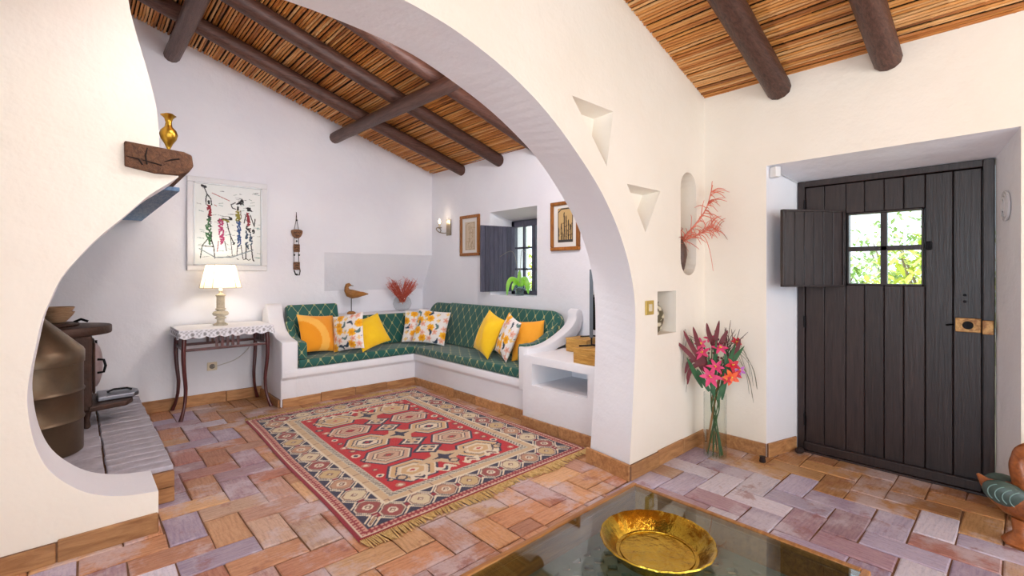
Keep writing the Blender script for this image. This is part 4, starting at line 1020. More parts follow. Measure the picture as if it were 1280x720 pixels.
# table lamp
CREAM = M('cream_turned_base', (214, 204, 184), .5, var=(16, (176, 164, 140)), bump=(50, .25))
def shade_mat():
    m, nt, N, L, b = nodes('lamp_shade_fabric'); b.inputs['Base Color'].default_value = (*lin((250, 240, 220)), 1); b.inputs['Roughness'].default_value = .9
    t = N.new('ShaderNodeBsdfTranslucent'); t.inputs[0].default_value = (*lin((255, 244, 222)), 1); mx = N.new('ShaderNodeMixShader'); mx.inputs[0].default_value = .55
    L.new(b.outputs[0], mx.inputs[1]); L.new(t.outputs[0], mx.inputs[2]); L.new(mx.outputs[0], N['Material Output'].inputs[0]); return m
LP = thing('table_lamp', 'lit table lamp with cream panelled shade on the lace runner', 'lamp', (1.06, 5.42, TZ+.004))
prof = [(0,0),(.062,0),(.064,.012),(.05,.02),(.034,.03),(.034,.06),(.05,.068),(.05,.075),(.036,.082),(.036,.09),(.062,.098),(.073,.115),(.062,.135),(.036,.142),(.034,.152),(.046,.158),(.046,.166),(.032,.17),(.032,.285),(.044,.29),(.044,.30),(.03,.305),(.016,.32),(.012,.35),(0,.352)]
MB().lathe(prof, n=28).build('base', CREAM, LP, smooth=35, local=True)
rib = MB()
for k in range(14):
    q = 2*PI*k/14; rib.tube([(.033*math.cos(q), .033*math.sin(q), .17), (.033*math.cos(q), .033*math.sin(q), .285)], .004, 5)
rib.build('fluting', CREAM, LP, local=True)
def oct_(r, z, c=.62): 
    a = r; b_ = r*c; return [(a,-b_,z),(a,b_,z),(b_,a,z),(-b_,a,z),(-a,b_,z),(-a,-b_,z),(-b_,-a,z),(b_,-a,z)]
A_ = oct_(.163, .372); B_ = oct_(.115, .60); mb = MB(); mb.add(A_+B_, [(i, (i+1) % 8, (i+1) % 8+8, i+8) for i in range(8)])
shd = mb.build('lamp_shade', shade_mat(), LP, local=True)
TRIM = M('gold_shade_trim', (160, 134, 84), .5)
for i in range(8): MB().tube([A_[i], B_[i]], .0022, 6).build('shade_rib', TRIM, shd, local=True)
for R in (A_, B_): MB().tube(R+[R[0]], .0025, 6).build('shade_edge', TRIM, shd, local=True)
MB().lathe([(0,.345),(.014,.345),(.014,.39),(.03,.43),(.034,.455),(.026,.485),(0,.497)], n=18).build('bulb', M('lit_bulb', (255, 236, 200), .4, emis=((255, 226, 180), 3)), LP, smooth=60, local=True)
lm = light('POINT', 'table_lamp_light', (1.06, 5.42, TZ+.50), 7, (1, .90, .74), radius=.05)
# painting
def strokes(W_, H_, bgc, S):
    X, Y = np.meshgrid((np.arange(W_)+.5)/W_, (np.arange(H_)+.5)/H_); C = np.zeros((H_, W_, 3))+nlin(bgc); asp = H_/W_
    for pts, col, wd in S:
        m = np.zeros_like(X, bool)
        for (x0, y0), (x1, y1) in zip(pts[:-1], pts[1:]):
            dx, dy = x1-x0, (y1-y0)*asp; l2 = dx*dx+dy*dy+1e-9
            t = np.clip(((X-x0)*dx+(Y-y0)*asp*dy)/l2, 0, 1)
            m |= np.hypot(X-x0-t*dx, (Y-y0)*asp-t*dy) < wd
        C[m] = nlin(col)
    return C
K, GRN, REDC, PNK, BLU, YLW, TEAL, GRY = (40,40,44), (70,130,80), (170,44,60), (214,70,130), (52,90,150), (170,160,60), (150,196,196), (168,172,176)
rs = random.Random(12); S = []
def q(x, y): return ((x-90)/435, (y-85)/515)
def scr(x0, y0, x1, y1, n, col, wd=.006, j=14):
    for _ in range(n):
        a = rs.random(); p = q(x0+(x1-x0)*a+rs.uniform(-j, j), y0+(y1-y0)*a+rs.uniform(-j, j)); r = q(x0+(x1-x0)*a+rs.uniform(-j, j), y0+(y1-y0)*a+rs.uniform(-j*1.6, j*1.6)); S.append(([p, r], col, wd))
for _ in range(80):
    x, y = rs.uniform(100, 510), rs.uniform(110, 560); S.append(([q(x, y), q(x+rs.uniform(10, 44), y+rs.uniform(-8, 8))], rs.choice([TEAL, GRY, (190, 214, 206), (206, 210, 212)]), .003))
for a, b_ in (((200,140),(310,180)), ((215,215),(228,222))): S.append(([q(*a), q(*b_)], (206, 80, 90), .004))
def L2(col, wd, *p): S.append(([q(*a) for a in p], col, wd))
L2(K,.014,(135,98),(158,104)); L2(K,.006,(148,105),(168,150),(160,180),(162,215)); L2(K,.006,(168,150),(192,180),(196,215),(185,225)); scr(176,190,182,215,8,K,.006,8)
scr(178,225,185,290,16,REDC,.008,12); scr(180,290,185,310,6,K,.006,9); scr(175,320,180,460,26,GRN,.008,18); scr(185,320,190,440,10,K,.004,10); L2((60,90,70),.006,(170,440),(138,480),(126,560)); L2(K,.005,(138,482),(208,486)); L2(K,.006,(195,440),(210,490),(216,560))
L2(YLW,.012,(245,312),(280,305),(305,318)); L2(K,.006,(235,315),(270,300),(310,305)); scr(314,292,322,305,8,K,.007,7); scr(255,325,262,450,26,PNK,.008,16); L2(K,.006,(295,320),(305,370),(318,410),(340,460)); scr(338,455,342,462,4,K,.006,6); L2((180,70,90),.005,(240,450),(232,515)); L2(K,.005,(280,450),(292,510)); L2(K,.004,(318,410),(330,540))
for _ in range(14): a = rs.uniform(-.9, .3); L2(K,.005,(372+rs.uniform(-16,16),190+rs.uniform(-12,12)),(372+34*math.cos(a),188+34*math.sin(a)))
L2(K,.006,(350,190),(322,205),(330,226),(352,232)); scr(365,215,368,235,7,K,.006,7); scr(362,245,370,305,18,YLW,.008,14); L2((120,90,40),.005,(385,240),(390,290),(370,310)); scr(372,320,380,480,26,BLU,.008,14); L2(K,.005,(366,470),(360,540)); L2(K,.005,(388,470),(402,560))
scr(436,222,446,232,8,K,.009,9); L2(K,.008,(428,220),(462,238)); scr(438,255,440,330,18,REDC,.008,10); L2(K,.006,(424,262),(410,320)); L2(K,.006,(452,265),(480,340),(486,290)); scr(470,360,476,384,6,K,.007,7); scr(432,350,444,370,8,K,.008,12); scr(430,380,428,480,16,(70,96,120),.008,11); scr(452,380,458,470,14,(70,96,120),.008,10); L2(K,.007,(425,470),(420,560)); L2(K,.007,(458,470),(470,565),(478,575))
L2((150,170,180),.006,(120,500),(220,555),(330,550),(470,500)); L2(K,.004,(405,566),(425,560),(440,570),(455,562)); L2(K,.004,(360,560),(372,566))
S = [(p_, tuple(int(c_*.8) for c_ in col_), wd_*1.3) for p_, col_, wd_ in S]
C = strokes(170, 205, (232, 236, 234), S)
PT = thing('framed_painting', 'framed painting of slender sketched figures above the table lamp', 'painting', (1.182, 5.69, 1.37))
WHT = M('white_frame', (222, 222, 224), .5, bump=(40, .15))
px0, px1, pz0, pz1 = .815, 1.555, 1.372, 2.326; fw = .055
for a in ((px0, px1, pz0, pz0+fw), (px0, px1, pz1-fw, pz1), (px0, px0+fw, pz0+fw, pz1-fw), (px1-fw, px1, pz0+fw, pz1-fw)): MB().box(a[0], a[1], 5.655, 5.698, a[2], a[3]).build('frame_bar', WHT, PT, bevel=.008)
SIL = M('silver_liner', (176, 178, 180), .4, .3)
g = .012; ix0, ix1, iz0, iz1 = px0+fw, px1-fw, pz0+fw, pz1-fw
for a in ((ix0, ix1, iz0, iz0+g), (ix0, ix1, iz1-g, iz1), (ix0, ix0+g, iz0, iz1), (ix1-g, ix1, iz0, iz1)): MB().box(a[0], a[1], 5.66, 5.695, a[2], a[3]).build('liner', SIL, PT)
Xg, Zg = np.meshgrid(np.linspace(ix0+g, ix1-g, 170), np.linspace(iz1-g, iz0+g, 205)); P = np.stack([Xg, np.full_like(Xg, 5.675), Zg], -1)
grid_obj('canvas', P, C, M_attr('oil_paint', .6, bump=(80, .3)), PT, origin=(1.182, 5.69, 1.37), smooth=False)
# hanging clay mask string
CLAY = M('brown_clay', (150, 106, 72), .7, var=(40, (92, 60, 42), .15), bump=(60, .5)); STR = M('dark_string', (52, 42, 36), .9); BLK = M('black_bead', (28, 24, 24), .4)
HG = thing('wall_hanging', 'hanging of clay mask and beads on string beside the painting', 'wall hanging', (1.87, 5.69, 1.31))
X0 = 1.87; Yh = 5.688
for dx in (-.026, .026): MB().tube([(X0, Yh, 2.05), (X0+dx*.2, Yh, 1.95), (X0+dx, Yh-.004, 1.84), (X0+dx, Yh, 1.40)], .0028, 6).build('string', STR, HG)
mk = [(X0+.062*math.cos(a), 1.832+(.0 if math.sin(a) > 0 else .085*math.sin(a))+(.018*math.sin(a) if math.sin(a) > 0 else 0)) for a in np.linspace(0, 2*PI, 24, endpoint=False)]
mo = MB().prism(mk, 'y', Yh-.028, Yh-.002).build('mask', CLAY, HG, bevel=.008, smooth=50)
for dx in (-.024, .024): MB().tube([(X0+dx-.014, Yh-.03, 1.818), (X0+dx, Yh-.031, 1.808), (X0+dx+.014, Yh-.03, 1.818)], .0035, 6).build('eye', BLK, mo)
MB().tube([(X0-.02, Yh-.03, 1.775), (X0, Yh-.03, 1.782), (X0+.02, Yh-.03, 1.775)], .003, 6).build('mouth', BLK, mo)
for z, wd in ((1.635, .036), (1.43, .036)):
    po = MB().box(X0-wd, X0+wd, Yh-.016, Yh-.003, z-.045, z+.045).build('clay_panel', CLAY, HG, bevel=.008)
    for k in range(3): MB().tube([(X0-wd*.7, Yh-.018, z-.028+.028*k), (X0, Yh-.018, z-.018+.028*k), (X0+wd*.7, Yh-.018, z-.028+.028*k)], .003, 5).build('groove', BLK, po)
for z, dx in ((1.955, 0), (1.715, 0), (1.555, -.026), (1.555, .026), (1.33, 0)): MB().ellipsoid((X0+dx, Yh-.012, z), (.011, .011, .011), 10, 7).build('bead', BLK, HG, smooth=60)
MB().tube([(X0-.026, Yh-.006, 1.38), (X0-.01, Yh-.008, 1.33), (X0+.03, Yh-.008, 1.325), (X0+.04, Yh-.006, 1.37), (X0+.03, Yh-.006, 1.42)], .006, 7).build('loop', STR, HG)
# wall socket and cord
SOC = thing('wall_socket', 'cream wall socket below the console table', 'socket', (1.037, 5.695, .34)); CR = M('cream_plastic', (226, 212, 184), .4)
MB().box(.992, 1.082, 5.688, 5.699, .34, .425).build('plate', CR, SOC, bevel=.006); MB().tube([(1.037, 5.689, .382), (1.037, 5.684, .382)], [.026, .024], 20).build('socket_ring', M('grey_plastic', (120, 112, 100), .5), SOC, smooth=40)
PC = MB().tube(spline([(1.045, 5.68, .385), (1.1, 5.672, .39), (1.25, 5.685, .43), (1.36, 5.685, .52), (1.40, 5.672, .60)], 5), .004, 6).build('power_cord', M('white_cord', (214, 208, 200), .5), smooth=60); tag(PC, 'thin white power cord running from the wall socket', 'cord')
# ================================================================ ITEMS ON LEDGE, WALL B, SHELF
CARV = wood('carved_bird_wood', (130, 82, 34), (186, 126, 60), 0, 8, .5, .3, 6)
BD = thing('carved_bird', 'carved wooden shorebird on a metal rod behind the low back cushion', 'ornament', (2.55, 5.74, .832))
sp = spline([(-.03,0,.262),(-.035,0,.33),(-.03,0,.365),(-.012,0,.372)], 4)
MB().tube([(.225,0,.245),(.16,0,.246),(.09,0,.245),(.02,0,.248),(-.03,0,.265),(-.058,0,.30),(-.062,0,.335),(-.05,0,.362),(-.03,0,.368),(-.014,0,.362),(.0,0,.358)], [.006,.022,.042,.056,.052,.034,.025,.027,.024,.014,.006], 14, up=(0,1,0)).build('body', CARV, BD, smooth=60, local=True)
MB().tube([(-.012,0,.362),(.03,0,.352)], [.008,.002], 8).build('beak', M('dark_beak', (60, 44, 34), .5), BD, smooth=60, local=True)
for s in (-1, 1): MB().ellipsoid((.09, s*.035, .25), (.10, .014, .03), rot=(0, .03, 0)).build('wing', CARV, BD, smooth=60, local=True)
MB().tube([(0,0,.03),(0,0,.21)], .005, 8).build('rod', IRON, BD, smooth=40, local=True); MB().lathe([(0,0),(.055,0),(.05,.02),(.03,.034),(0,.036)], n=20).build('base', CARV, BD, smooth=50, local=True)
# round glass vase with red dried grass
VG = thin_glass('clear_glass', (244, 246, 246), .0)
RV = thing('round_glass_vase', 'round clear glass vase holding red dried twigs in the recess', 'vase', (3.28, 5.76, .832))
MB().lathe([(.045,0),(.08,.012),(.112,.05),(.125,.10),(.112,.15),(.085,.185),(.07,.195)], n=32).build('glass_bowl', VG, RV, smooth=60, local=True)
REDT = M('dried_red_twig', (176, 62, 50), .8, var=(20, (214, 110, 84)))
rn = random.Random(21); mb = MB()
for k in range(120):
    sgn = -1 if k % 2 else 1; a = rn.uniform(-.5, .5); L = rn.uniform(.14, .28)
    p0 = Vector((rn.uniform(-.03, .03), rn.uniform(-.03, .03), .12)); tip = Vector((sgn*rn.uniform(.06, .22), rn.uniform(-.09, .06), .17+L*.95)); mid = p0.lerp(tip, .5)+Vector((-sgn*.02, 0, -.015))
    pts = spline([p0, mid, tip], 3); mb.tube(pts, [.0028]*(len(pts)-1)+[.001], 4)
    for j in range(3):
        b_ = pts[rn.randrange(3, len(pts))]; mb.tube([b_, b_+Vector((rn.uniform(-.06, .06), rn.uniform(-.03, .03), rn.uniform(-.04, .05)))], [.0022, .0008], 3)
mb.build('twigs', REDT, RV, local=True)
mb = MB()
for k in range(40):
    a = rn.uniform(0, 6.3); mb.leaf((0, 0, .12), (math.cos(a), math.sin(a)*.7, rn.uniform(-.3, .8)), rn.uniform(.04, .085), .012)
mb.build('dried_leaves', M('pale_orange_leaf', (222, 150, 108), .8), RV, local=True)
# wall candle lamp
SILV = M('antique_silver', (176, 164, 146), .4, .7, var=(14, (140, 126, 106)))
SCO = thing('wall_candle_lamp', 'wall lamp with a candle bulb on a curled arm between recess and picture', 'lamp', (3.70, 5.28, 1.85))
MB().box(3.702, 3.718, 5.225, 5.325, 1.855, 2.07).build('back_plate', SILV, SCO, bevel=.004)
MB().tube(spline([(3.70,5.27,1.90),(3.66,5.30,1.885),(3.62,5.37,1.90),(3.60,5.41,1.94),(3.62,5.42,1.965),(3.64,5.39,1.955),(3.64,5.36,1.925),(3.63,5.36,1.90)], 4), .006, 8).build('curled_arm', SILV, SCO, smooth=60)
CX, CY = 3.635, 5.385
MB().lathe([(0,0),(.02,0),(.034,.012),(.03,.014),(.0,.01)], (CX, CY, 1.955), 18).build('drip_cup', SILV, SCO, smooth=50)
MB().lathe([(.0,.0),(.013,.0),(.013,.05),(0,.05)], (CX, CY, 1.967), 14).build('candle_sleeve', CR, SCO, smooth=40)
MB().lathe([(0,0),(.010,.004),(.017,.022),(.014,.042),(.004,.066),(0,.07)], (CX, CY, 2.017), 16).build('candle_bulb', M('lit_candle_bulb', (255, 240, 210), .4, emis=((255, 226, 180), 5)), SCO, smooth=60)
light('POINT', 'wall_lamp_light', (CX-.01, CY-.005, 2.06), 1.8, (1, .80, .58), radius=.008)
for dy in (-.02, .02): MB().tube([(3.70, 5.275+dy, 2.06), (3.70, 5.275+dy, 2.10)], [.004, .002], 6).build('finial', SILV, SCO)
# two framed prints beside the window
W_FRM = wood('gilt_frame_wood', (120, 66, 22), (176, 112, 44), 2, 6, .4, .2, 10)
def framed(y0, y1, z0, z1, label, inner, bgc, fn):
    pt = thing('framed_print', label, 'picture', (3.715, (y0+y1)/2, z0)); fw = .038
    for a in ((y0, y1, z0, z0+fw), (y0, y1, z1-fw, z1), (y0, y0+fw, z0+fw, z1-fw), (y1-fw, y1, z0+fw, z1-fw)): MB().box(3.685, 3.719, a[0], a[1], a[2], a[3]).build('frame_bar', W_FRM, pt, bevel=.007)
    MB().box(3.706, 3.716, y0+fw-.004, y1-fw+.004, z0+fw-.004, z1-fw+.004).build('mat_board', M('mat_board', (226, 222, 216), .8), pt)
    a0, a1, b0, b1 = inner; n, m = 60, 100; C = fn(n, m); Yg, Zg = np.meshgrid(np.linspace(a1, a0, n), np.linspace(b1, b0, m)); P = np.stack([np.full_like(Yg, 3.703), Yg, Zg], -1)
    grid_obj('print', P, C, M_attr('print_paper', .7), pt, origin=(3.715, (y0+y1)/2, z0), smooth=False)
def draw1(n, m):
    r = random.Random(3); S = [([(.1, .97), (.1, .12), (.3, .05), (.9, .04), (.92, .95), (.1, .97)], (150, 130, 104), .012)]
    for k in range(16): x = r.uniform(.15, .8); y = r.uniform(.25, .9); S.append(([(x, y), (x+r.uniform(-.15, .2), y+r.uniform(-.18, .1)), (x+r.uniform(-.1, .3), y-r.uniform(.0, .2))], (168, 142, 112), .012))
    S.append(([(.3, .9), (.45, .5), (.5, .2)], (140, 116, 90), .014)); S.append(([(.4, .92), (.7, .7), (.86, .9)], (140, 116, 90), .014)); return strokes(n, m, (202, 184, 158), S)
def draw2(n, m):
    r = random.Random(5); S = [([(.05, .98), (.04, .12), (.25, .03), (.75, .03), (.96, .12), (.96, .98), (.05, .98)], (70, 66, 62), .03)]
    for x, h in ((.25, .5), (.42, .2), (.55, .3), (.7, .42), (.85, .55)):
        S.append(([(x, .93), (x+.02, h+.2), (x, h)], (62, 50, 40), .035)); S.append(([(x-.07, h+.25), (x+.07, h+.22)], (90, 66, 40), .02)); S.append(([(x, h-.02), (x+.01, h-.05)], (50, 40, 34), .03))
    for k in range(14): x = r.uniform(.1, .9); S.append(([(x, r.uniform(.5, .95)), (x+r.uniform(-.08, .08), r.uniform(.4, .9))], (96, 78, 54), .012))
    S.append(([(.05, .94), (.95, .94)], (62, 60, 62), .03)); return strokes(n, m, (196, 164, 112), S)
framed(4.605, 5.0, 1.567, 2.087, 'wood-framed beige print hanging left of the open window shutter', (4.69, 4.90, 1.64, 2.0), None, draw1)
framed(3.008, 3.395, 1.58, 2.088, 'wood-framed arched print of dark figures beside the arch pier', (3.095, 3.30, 1.665, 2.02), None, draw2)
# orchid on the sill
LEAFG = M('orchid_leaf', (150, 214, 44), .35, var=(6, (96, 176, 36)), spec=.5)
OC = thing('potted_orchid', 'orchid with broad green leaves in a glass pot on the window sill', 'plant', (3.86, 4.04, 1.083))
MB().lathe([(0,0),(.05,0),(.052,.004),(.06,.115),(.056,.115),(.048,.01),(0,.008)], n=24).build('glass_pot', thin_glass('grey_glass', (226, 236, 238), .05), OC, smooth=50, local=True)
MB().lathe([(0,.012),(.045,.012),(.052,.085),(0,.095)], n=18).build('bark', M('bark', (140, 140, 132), .9, bump=(60, .8)), OC, local=True)
def strip(path, wid, nrm, n=5):
    """broad leaf along a path, its face turned towards nrm"""
    P_ = spline(path, n); nv = Vector(nrm).normalized(); mb = MB(); vs = []; m_ = len(P_)
    for i, p in enumerate(P_):
        t = (P_[min(i+1, m_-1)]-P_[max(i-1, 0)]).normalized(); sd_ = t.cross(nv).normalized(); w2 = wid*.5*max(.04, math.sin(PI*(.12+.88*i/(m_-1))))**.7
        vs += [p-sd_*w2+nv*.12*w2, p, p+sd_*w2+nv*.12*w2]
    fs = []
    for i in range(m_-1):
        a = 3*i; fs += [(a, a+1, a+4, a+3), (a+1, a+2, a+5, a+4)]
    return mb.add(vs, fs)
def OV(a, z, dep=0): return Vector((a*.735-dep*.68, -a*.68-dep*.73, z))
NV = (-.6, -.65, .45)
for pth, wd in (([OV(0,.10),OV(-.04,.17),OV(-.10,.19),OV(-.14,.12),OV(-.15,.0)], .06), ([OV(0,.10),OV(.05,.19),OV(.085,.13,.02),OV(.10,.02,.03)], .075), ([OV(0,.10),OV(-.03,.15,.03),OV(-.07,.13,.05),OV(-.09,.06,.06)], .05), ([OV(0,.12),OV(-.005,.2),OV(.0,.30)], .05), ([OV(.01,.1),OV(.05,.15,-.03),OV(.09,.17,-.05)], .05)): strip(pth, wd, NV).build('leaf', LEAFG, OC, smooth=60, local=True, fixn=False)
STM = M('orchid_stem', (130, 124, 110), .6)
for e in ((-.12, .22, .44), (-.05, -.15, .48)): MB().tube(spline([(0, 0, .1), (e[0]*.1, e[1]*.1, .3), (e[0]*.4, e[1]*.35, .52), (e[0], e[1], e[2]+.02)], 5), .003, 6).build('flower_stem', STM, OC, smooth=60, local=True)
for z in (.22, .2): MB().leaf((0, 0, z), (.1, .2, 1), .07, .03, .2).build('bud_leaf', LEAFG, OC, local=True)
# boxes and television on the shelf block
WICK = wood('woven_wood_box', (176, 124, 52), (222, 176, 96), 1, 9, .55, .8, 5)
def boxy(x0, x1, y0, y1, z0, z1, label):
    o = thing('storage_box', label, 'box', ((x0+x1)/2, (y0+y1)/2, z0))
    bo = MB().box(x0, x1, y0, y1, z0, z1-.012).build('body', WICK, o, bevel=.005); MB().box(x0-.003, x1+.003, y0-.003, y1+.003, z1-.012, z1).build('lid', WICK, o, bevel=.003)
    for k in range(5): MB().box(x0-.002, x0, y0+.004, y1-.004, z0+.012+k*.02, z0+.026+k*.02).build('band', WICK, bo)
boxy(2.935, 3.17, 2.16, 2.45, .629, .752, 'light wooden box on the shelf block beneath the near television foot')
boxy(3.32, 3.55, 2.62, 2.86, .629, .752, 'light wooden box on the shelf block beneath the far television foot')
TVB = M('tv_black', (16, 16, 18), .25); TVS = M('tv_screen', (12, 12, 14), .06, spec=.8)
td = Vector((.8007, .6216, 0)); tdn = Vector((-.6216, .8007, 0)); tp = Vector((3.01, 2.325, 0))
TV = thing('flat_television', 'thin black flat television seen edge-on standing on two boxes', 'television', (3.28, 2.55, .752))
def slabtv(a0, a1, t0, t1, z0, z1): 
    P_ = [tp+td*a+tdn*t_ for a, t_ in ((a0, t0), (a1, t0), (a1, t1), (a0, t1))]; return MB().loft([(p.x, p.y, z0) for p in P_], [(p.x, p.y, z1) for p in P_])
slabtv(-.02, .80, -.012, .012, .84, 1.375).build('casing', TVB, TV, bevel=.004); slabtv(-.012, .792, .0125, .0145, .848, 1.367).build('screen', TVS, TV); slabtv(.2, .6, -.04, -.012, .87, 1.15).build('rear_hump', TVB, TV, bevel=.01)
SILB = M('silver_bezel', (96, 98, 102), .3, .8)
slabtv(-.026, -.0205, -.012, .016, .838, 1.377).build('side_trim', SILB, TV)
for a in (.06, .62):
    p = tp+td*a; MB().tube([tuple(p+tdn*.10+Vector((0, 0, .758))), tuple(p+Vector((0, 0, .765))), tuple(p+Vector((0, 0, .845)))], [.006, .009, .009], 8).build('foot', TVB, TV); MB().tube([tuple(p-tdn*.09+Vector((0, 0, .758))), tuple(p+Vector((0, 0, .77)))], [.006, .009], 8).build('foot', TVB, TV)

# ================================================================ ARCH WALL NICHES
PLATE = M('gold_switch_plate', (206, 176, 92), .35, .4)
SW = thing('light_switch', 'gold-framed light switch on the arch pier', 'switch', (2.885, 1.735, 1.06)); MB().box(2.835, 2.935, 1.728, 1.739, 1.062, 1.16).build('plate', PLATE, SW, bevel=.004); MB().box(2.866, 2.904, 1.722, 1.729, 1.086, 1.136).build('rocker', CR, SW, bevel=.003)
JARM = M_attr('patterned_glaze', .35)
JR = thing('patterned_jar', 'small dark jar with pale swirls in the square wall niche', 'jar', (3.105, 1.83, .914))
n, m = 60, 40; th = np.linspace(0, 2*PI, n); pr2 = np.array(sp2([(.03,0),(.05,.03),(.068,.09),(.07,.14),(.05,.185),(.03,.205),(.036,.225)], 7)); m = len(pr2)
TH, R_ = np.meshgrid(th, pr2[:, 0]); _, Z_ = np.meshgrid(th, pr2[:, 1]); P = np.stack([3.105+R_*np.cos(TH), 1.83+R_*np.sin(TH), .914+Z_], -1)
patt = np.sin(TH*5+np.sin(Z_*60)*2.2)+np.cos(Z_*95+np.sin(TH*3)*2); CC = np.where((patt > .25)[..., None], nlin((222, 212, 186)), nlin((96, 88, 66)))
grid_obj('body', P, CC, JARM, JR, origin=(3.105, 1.83, .914)); MB().lathe([(0,.0),(.031,.0),(.031,.004),(0,.004)], (3.105, 1.83, .914), 16).build('foot', CER, JR)
# slender dark vase with coral twigs in the tall slot
DKV = M('dark_clay_vase', (70, 50, 44), .5, var=(20, (110, 80, 66)))
HV = thing('slot_vase', 'dark clay vase with coral branches in the tall rounded wall slot', 'vase', (3.42, 1.80, 1.345))
MB().lathe([(0,0),(.03,0),(.045,.06),(.06,.14),(.055,.20),(.03,.25),(.024,.27),(.02,.27),(.026,.24),(0,.2)], n=24).build('body', DKV, HV, smooth=50, local=True)
PINKT = M('coral_twig', (214, 104, 84), .7, var=(16, (232, 150, 124)))
rn = random.Random(33); br = MB()
def branch(pts, r): br.tube(spline(pts, 4), np.linspace(r, r*.35, 4*(len(pts)-1)+1).tolist(), 6)
main = [(0,0,.24),(.04,-.10,.36),(.12,-.16,.50),(.18,-.18,.68)]
branch(main, .009); branch([(0,0,.24),(.08,-.12,.30),(.18,-.16,.36),(.26,-.17,.33)], .007); branch([(.02,-.05,.29),(.10,-.14,.29),(.15,-.17,.18),(.19,-.18,.02)], .004); branch([(.03,-.08,.33),(-.04,-.12,.42),(-.1,-.14,.43)], .003)
for k in range(90):
    t = rn.random(); base = spline(main, 8)[int(t*24)] if k % 2 else spline([(0,0,.24),(.08,-.12,.30),(.18,-.16,.36),(.26,-.17,.33)], 8)[int(t*24)]
    d = Vector((rn.uniform(-1, 1), rn.uniform(-.8, .2), rn.uniform(-.5, .8))).normalized()*rn.uniform(.06, .16)
    br.tube(spline([base, base+d*.5+Vector((0, 0, .012)), base+d+Vector((0, 0, -.015))], 3), [.0036, .0036, .0034, .003, .0026, .002, .0012], 4)
br.fn(lambda p: Vector((min(p.x, .28), min(p.y, -.068) if (p.x > .12 or p.x < -.06 or p.z > .62) else min(p.y, .08), p.z)))
br.build('twigs', PINKT, HV, local=True)
# sensor and round plaque
SN = thing('alarm_sensor', 'small white sensor box in the corner of door recess', 'sensor', (3.74, 1.235, 2.045)); MB().obox((3.755, 1.228, 2.085), (.045, .06, .075), (0, 0, -.5)).build('housing', M('white_plastic', (236, 236, 236), .4), SN, bevel=.006); MB().tube([(3.77, 1.235, 2.10), (3.9, 1.216, 2.078), (4.06, 1.17, 2.04)], .004, 6).build('wire', M('grey_wire', (200, 200, 200), .5), SN)
PQ = thing('wall_plaque', 'oval pale relief plaque on the side of the door recess', 'plaque', (3.90, .066, 1.65))
mb = MB()
a_ = math.atan2(.112, .40)
for k, (rx_, rz_) in enumerate(((.055, .082), (.042, .066), (.028, .048), (.014, .026))):
    pts = [(rx_*math.cos(q), .004+.003*k, .082+rz_*math.sin(q)) for q in np.linspace(0, 2*PI, 28)]; mb.tube(pts, .005, 6)
mb.prism([(.055*math.cos(q), .082+.082*math.sin(q)) for q in np.linspace(0, 2*PI, 28, endpoint=False)], 'y', -.006, .006)
R2 = Matrix.Rotation(a_, 3, 'Z'); mb.fn(lambda p: R2@p); mb.build('relief', M('stone_relief', (206, 204, 206), .8, bump=(30, .4)), PQ, local=True, smooth=50)

# ================================================================ FLOWERS IN THE CORNER
FV = thing('flower_vase', 'tall clear glass vase of pink and red flowers on the floor in the corner', 'vase', (3.475, 1.545, 0.0))
MB().lathe([(0,.0),(.078,.0),(.08,.004),(.08,.46),(.077,.46),(.077,.012),(0,.012)], n=32).build('glass_cylinder', thin_glass('vase_glass', (252, 254, 253), 0, .02), FV, smooth=40, local=True)
STEMG = M('green_stem', (44, 84, 44), .6, var=(10, (70, 104, 56))); STB = M('brown_stem', (150, 104, 62), .7); DGL = M('dark_leaf', (36, 82, 52), .5, var=(9, (60, 110, 66)))
rn = random.Random(17)
def FS(dx, up, dep=0):  # offset seen across the view (dx), height, towards the viewer (dep)
    return Vector((dx*.55-dep*.9, -dx*.78-dep*.4, up))
tips = [(-.12,.66,.02),(.04,.62,.09),(-.02,.86,0),(.10,.80,.0),(.14,.66,.04),(-.08,.80,.0),(.06,.74,.05),(-.03,.72,.03),(.10,.62,.06),(.0,.92,-.03),(.16,.86,-.03),(-.18,.86,.0)]
for k, t_ in enumerate(tips):
    tip = FS(*t_); a = rn.uniform(0, 6.28); bs = Vector((.055*math.cos(a), .055*math.sin(a), .016)); cr = Vector((.03*math.cos(a+2.6), .03*math.sin(a+2.6), .40))
    MB().tube(spline([bs, bs.lerp(cr, .6)+Vector((0,0,0)), cr, tip], 5), .0042, 6).build('stem', STB if k == 1 else STEMG, FV, smooth=60, local=True)
MB().tube(spline([FS(-.06,.02), FS(-.02,.3), FS(.035,.58), FS(.06, .66)], 4), .008, 7).build('bamboo_stem', STB, FV, smooth=60, local=True)
PK = M('pink_petal', (204, 36, 92), .55, var=(14, (232, 84, 136))); RDL = M('crimson_leaf', (120, 18, 30), .5, var=(8, (84, 12, 24))); RED2 = M('red_petal', (200, 24, 52), .5); ORP = M('orange_petal', (246, 130, 28), .5, var=(12, (228, 60, 60))); YC = M('yellow_stamen', (240, 214, 80), .6); VIO = M('violet_petal', (186, 110, 190), .55)
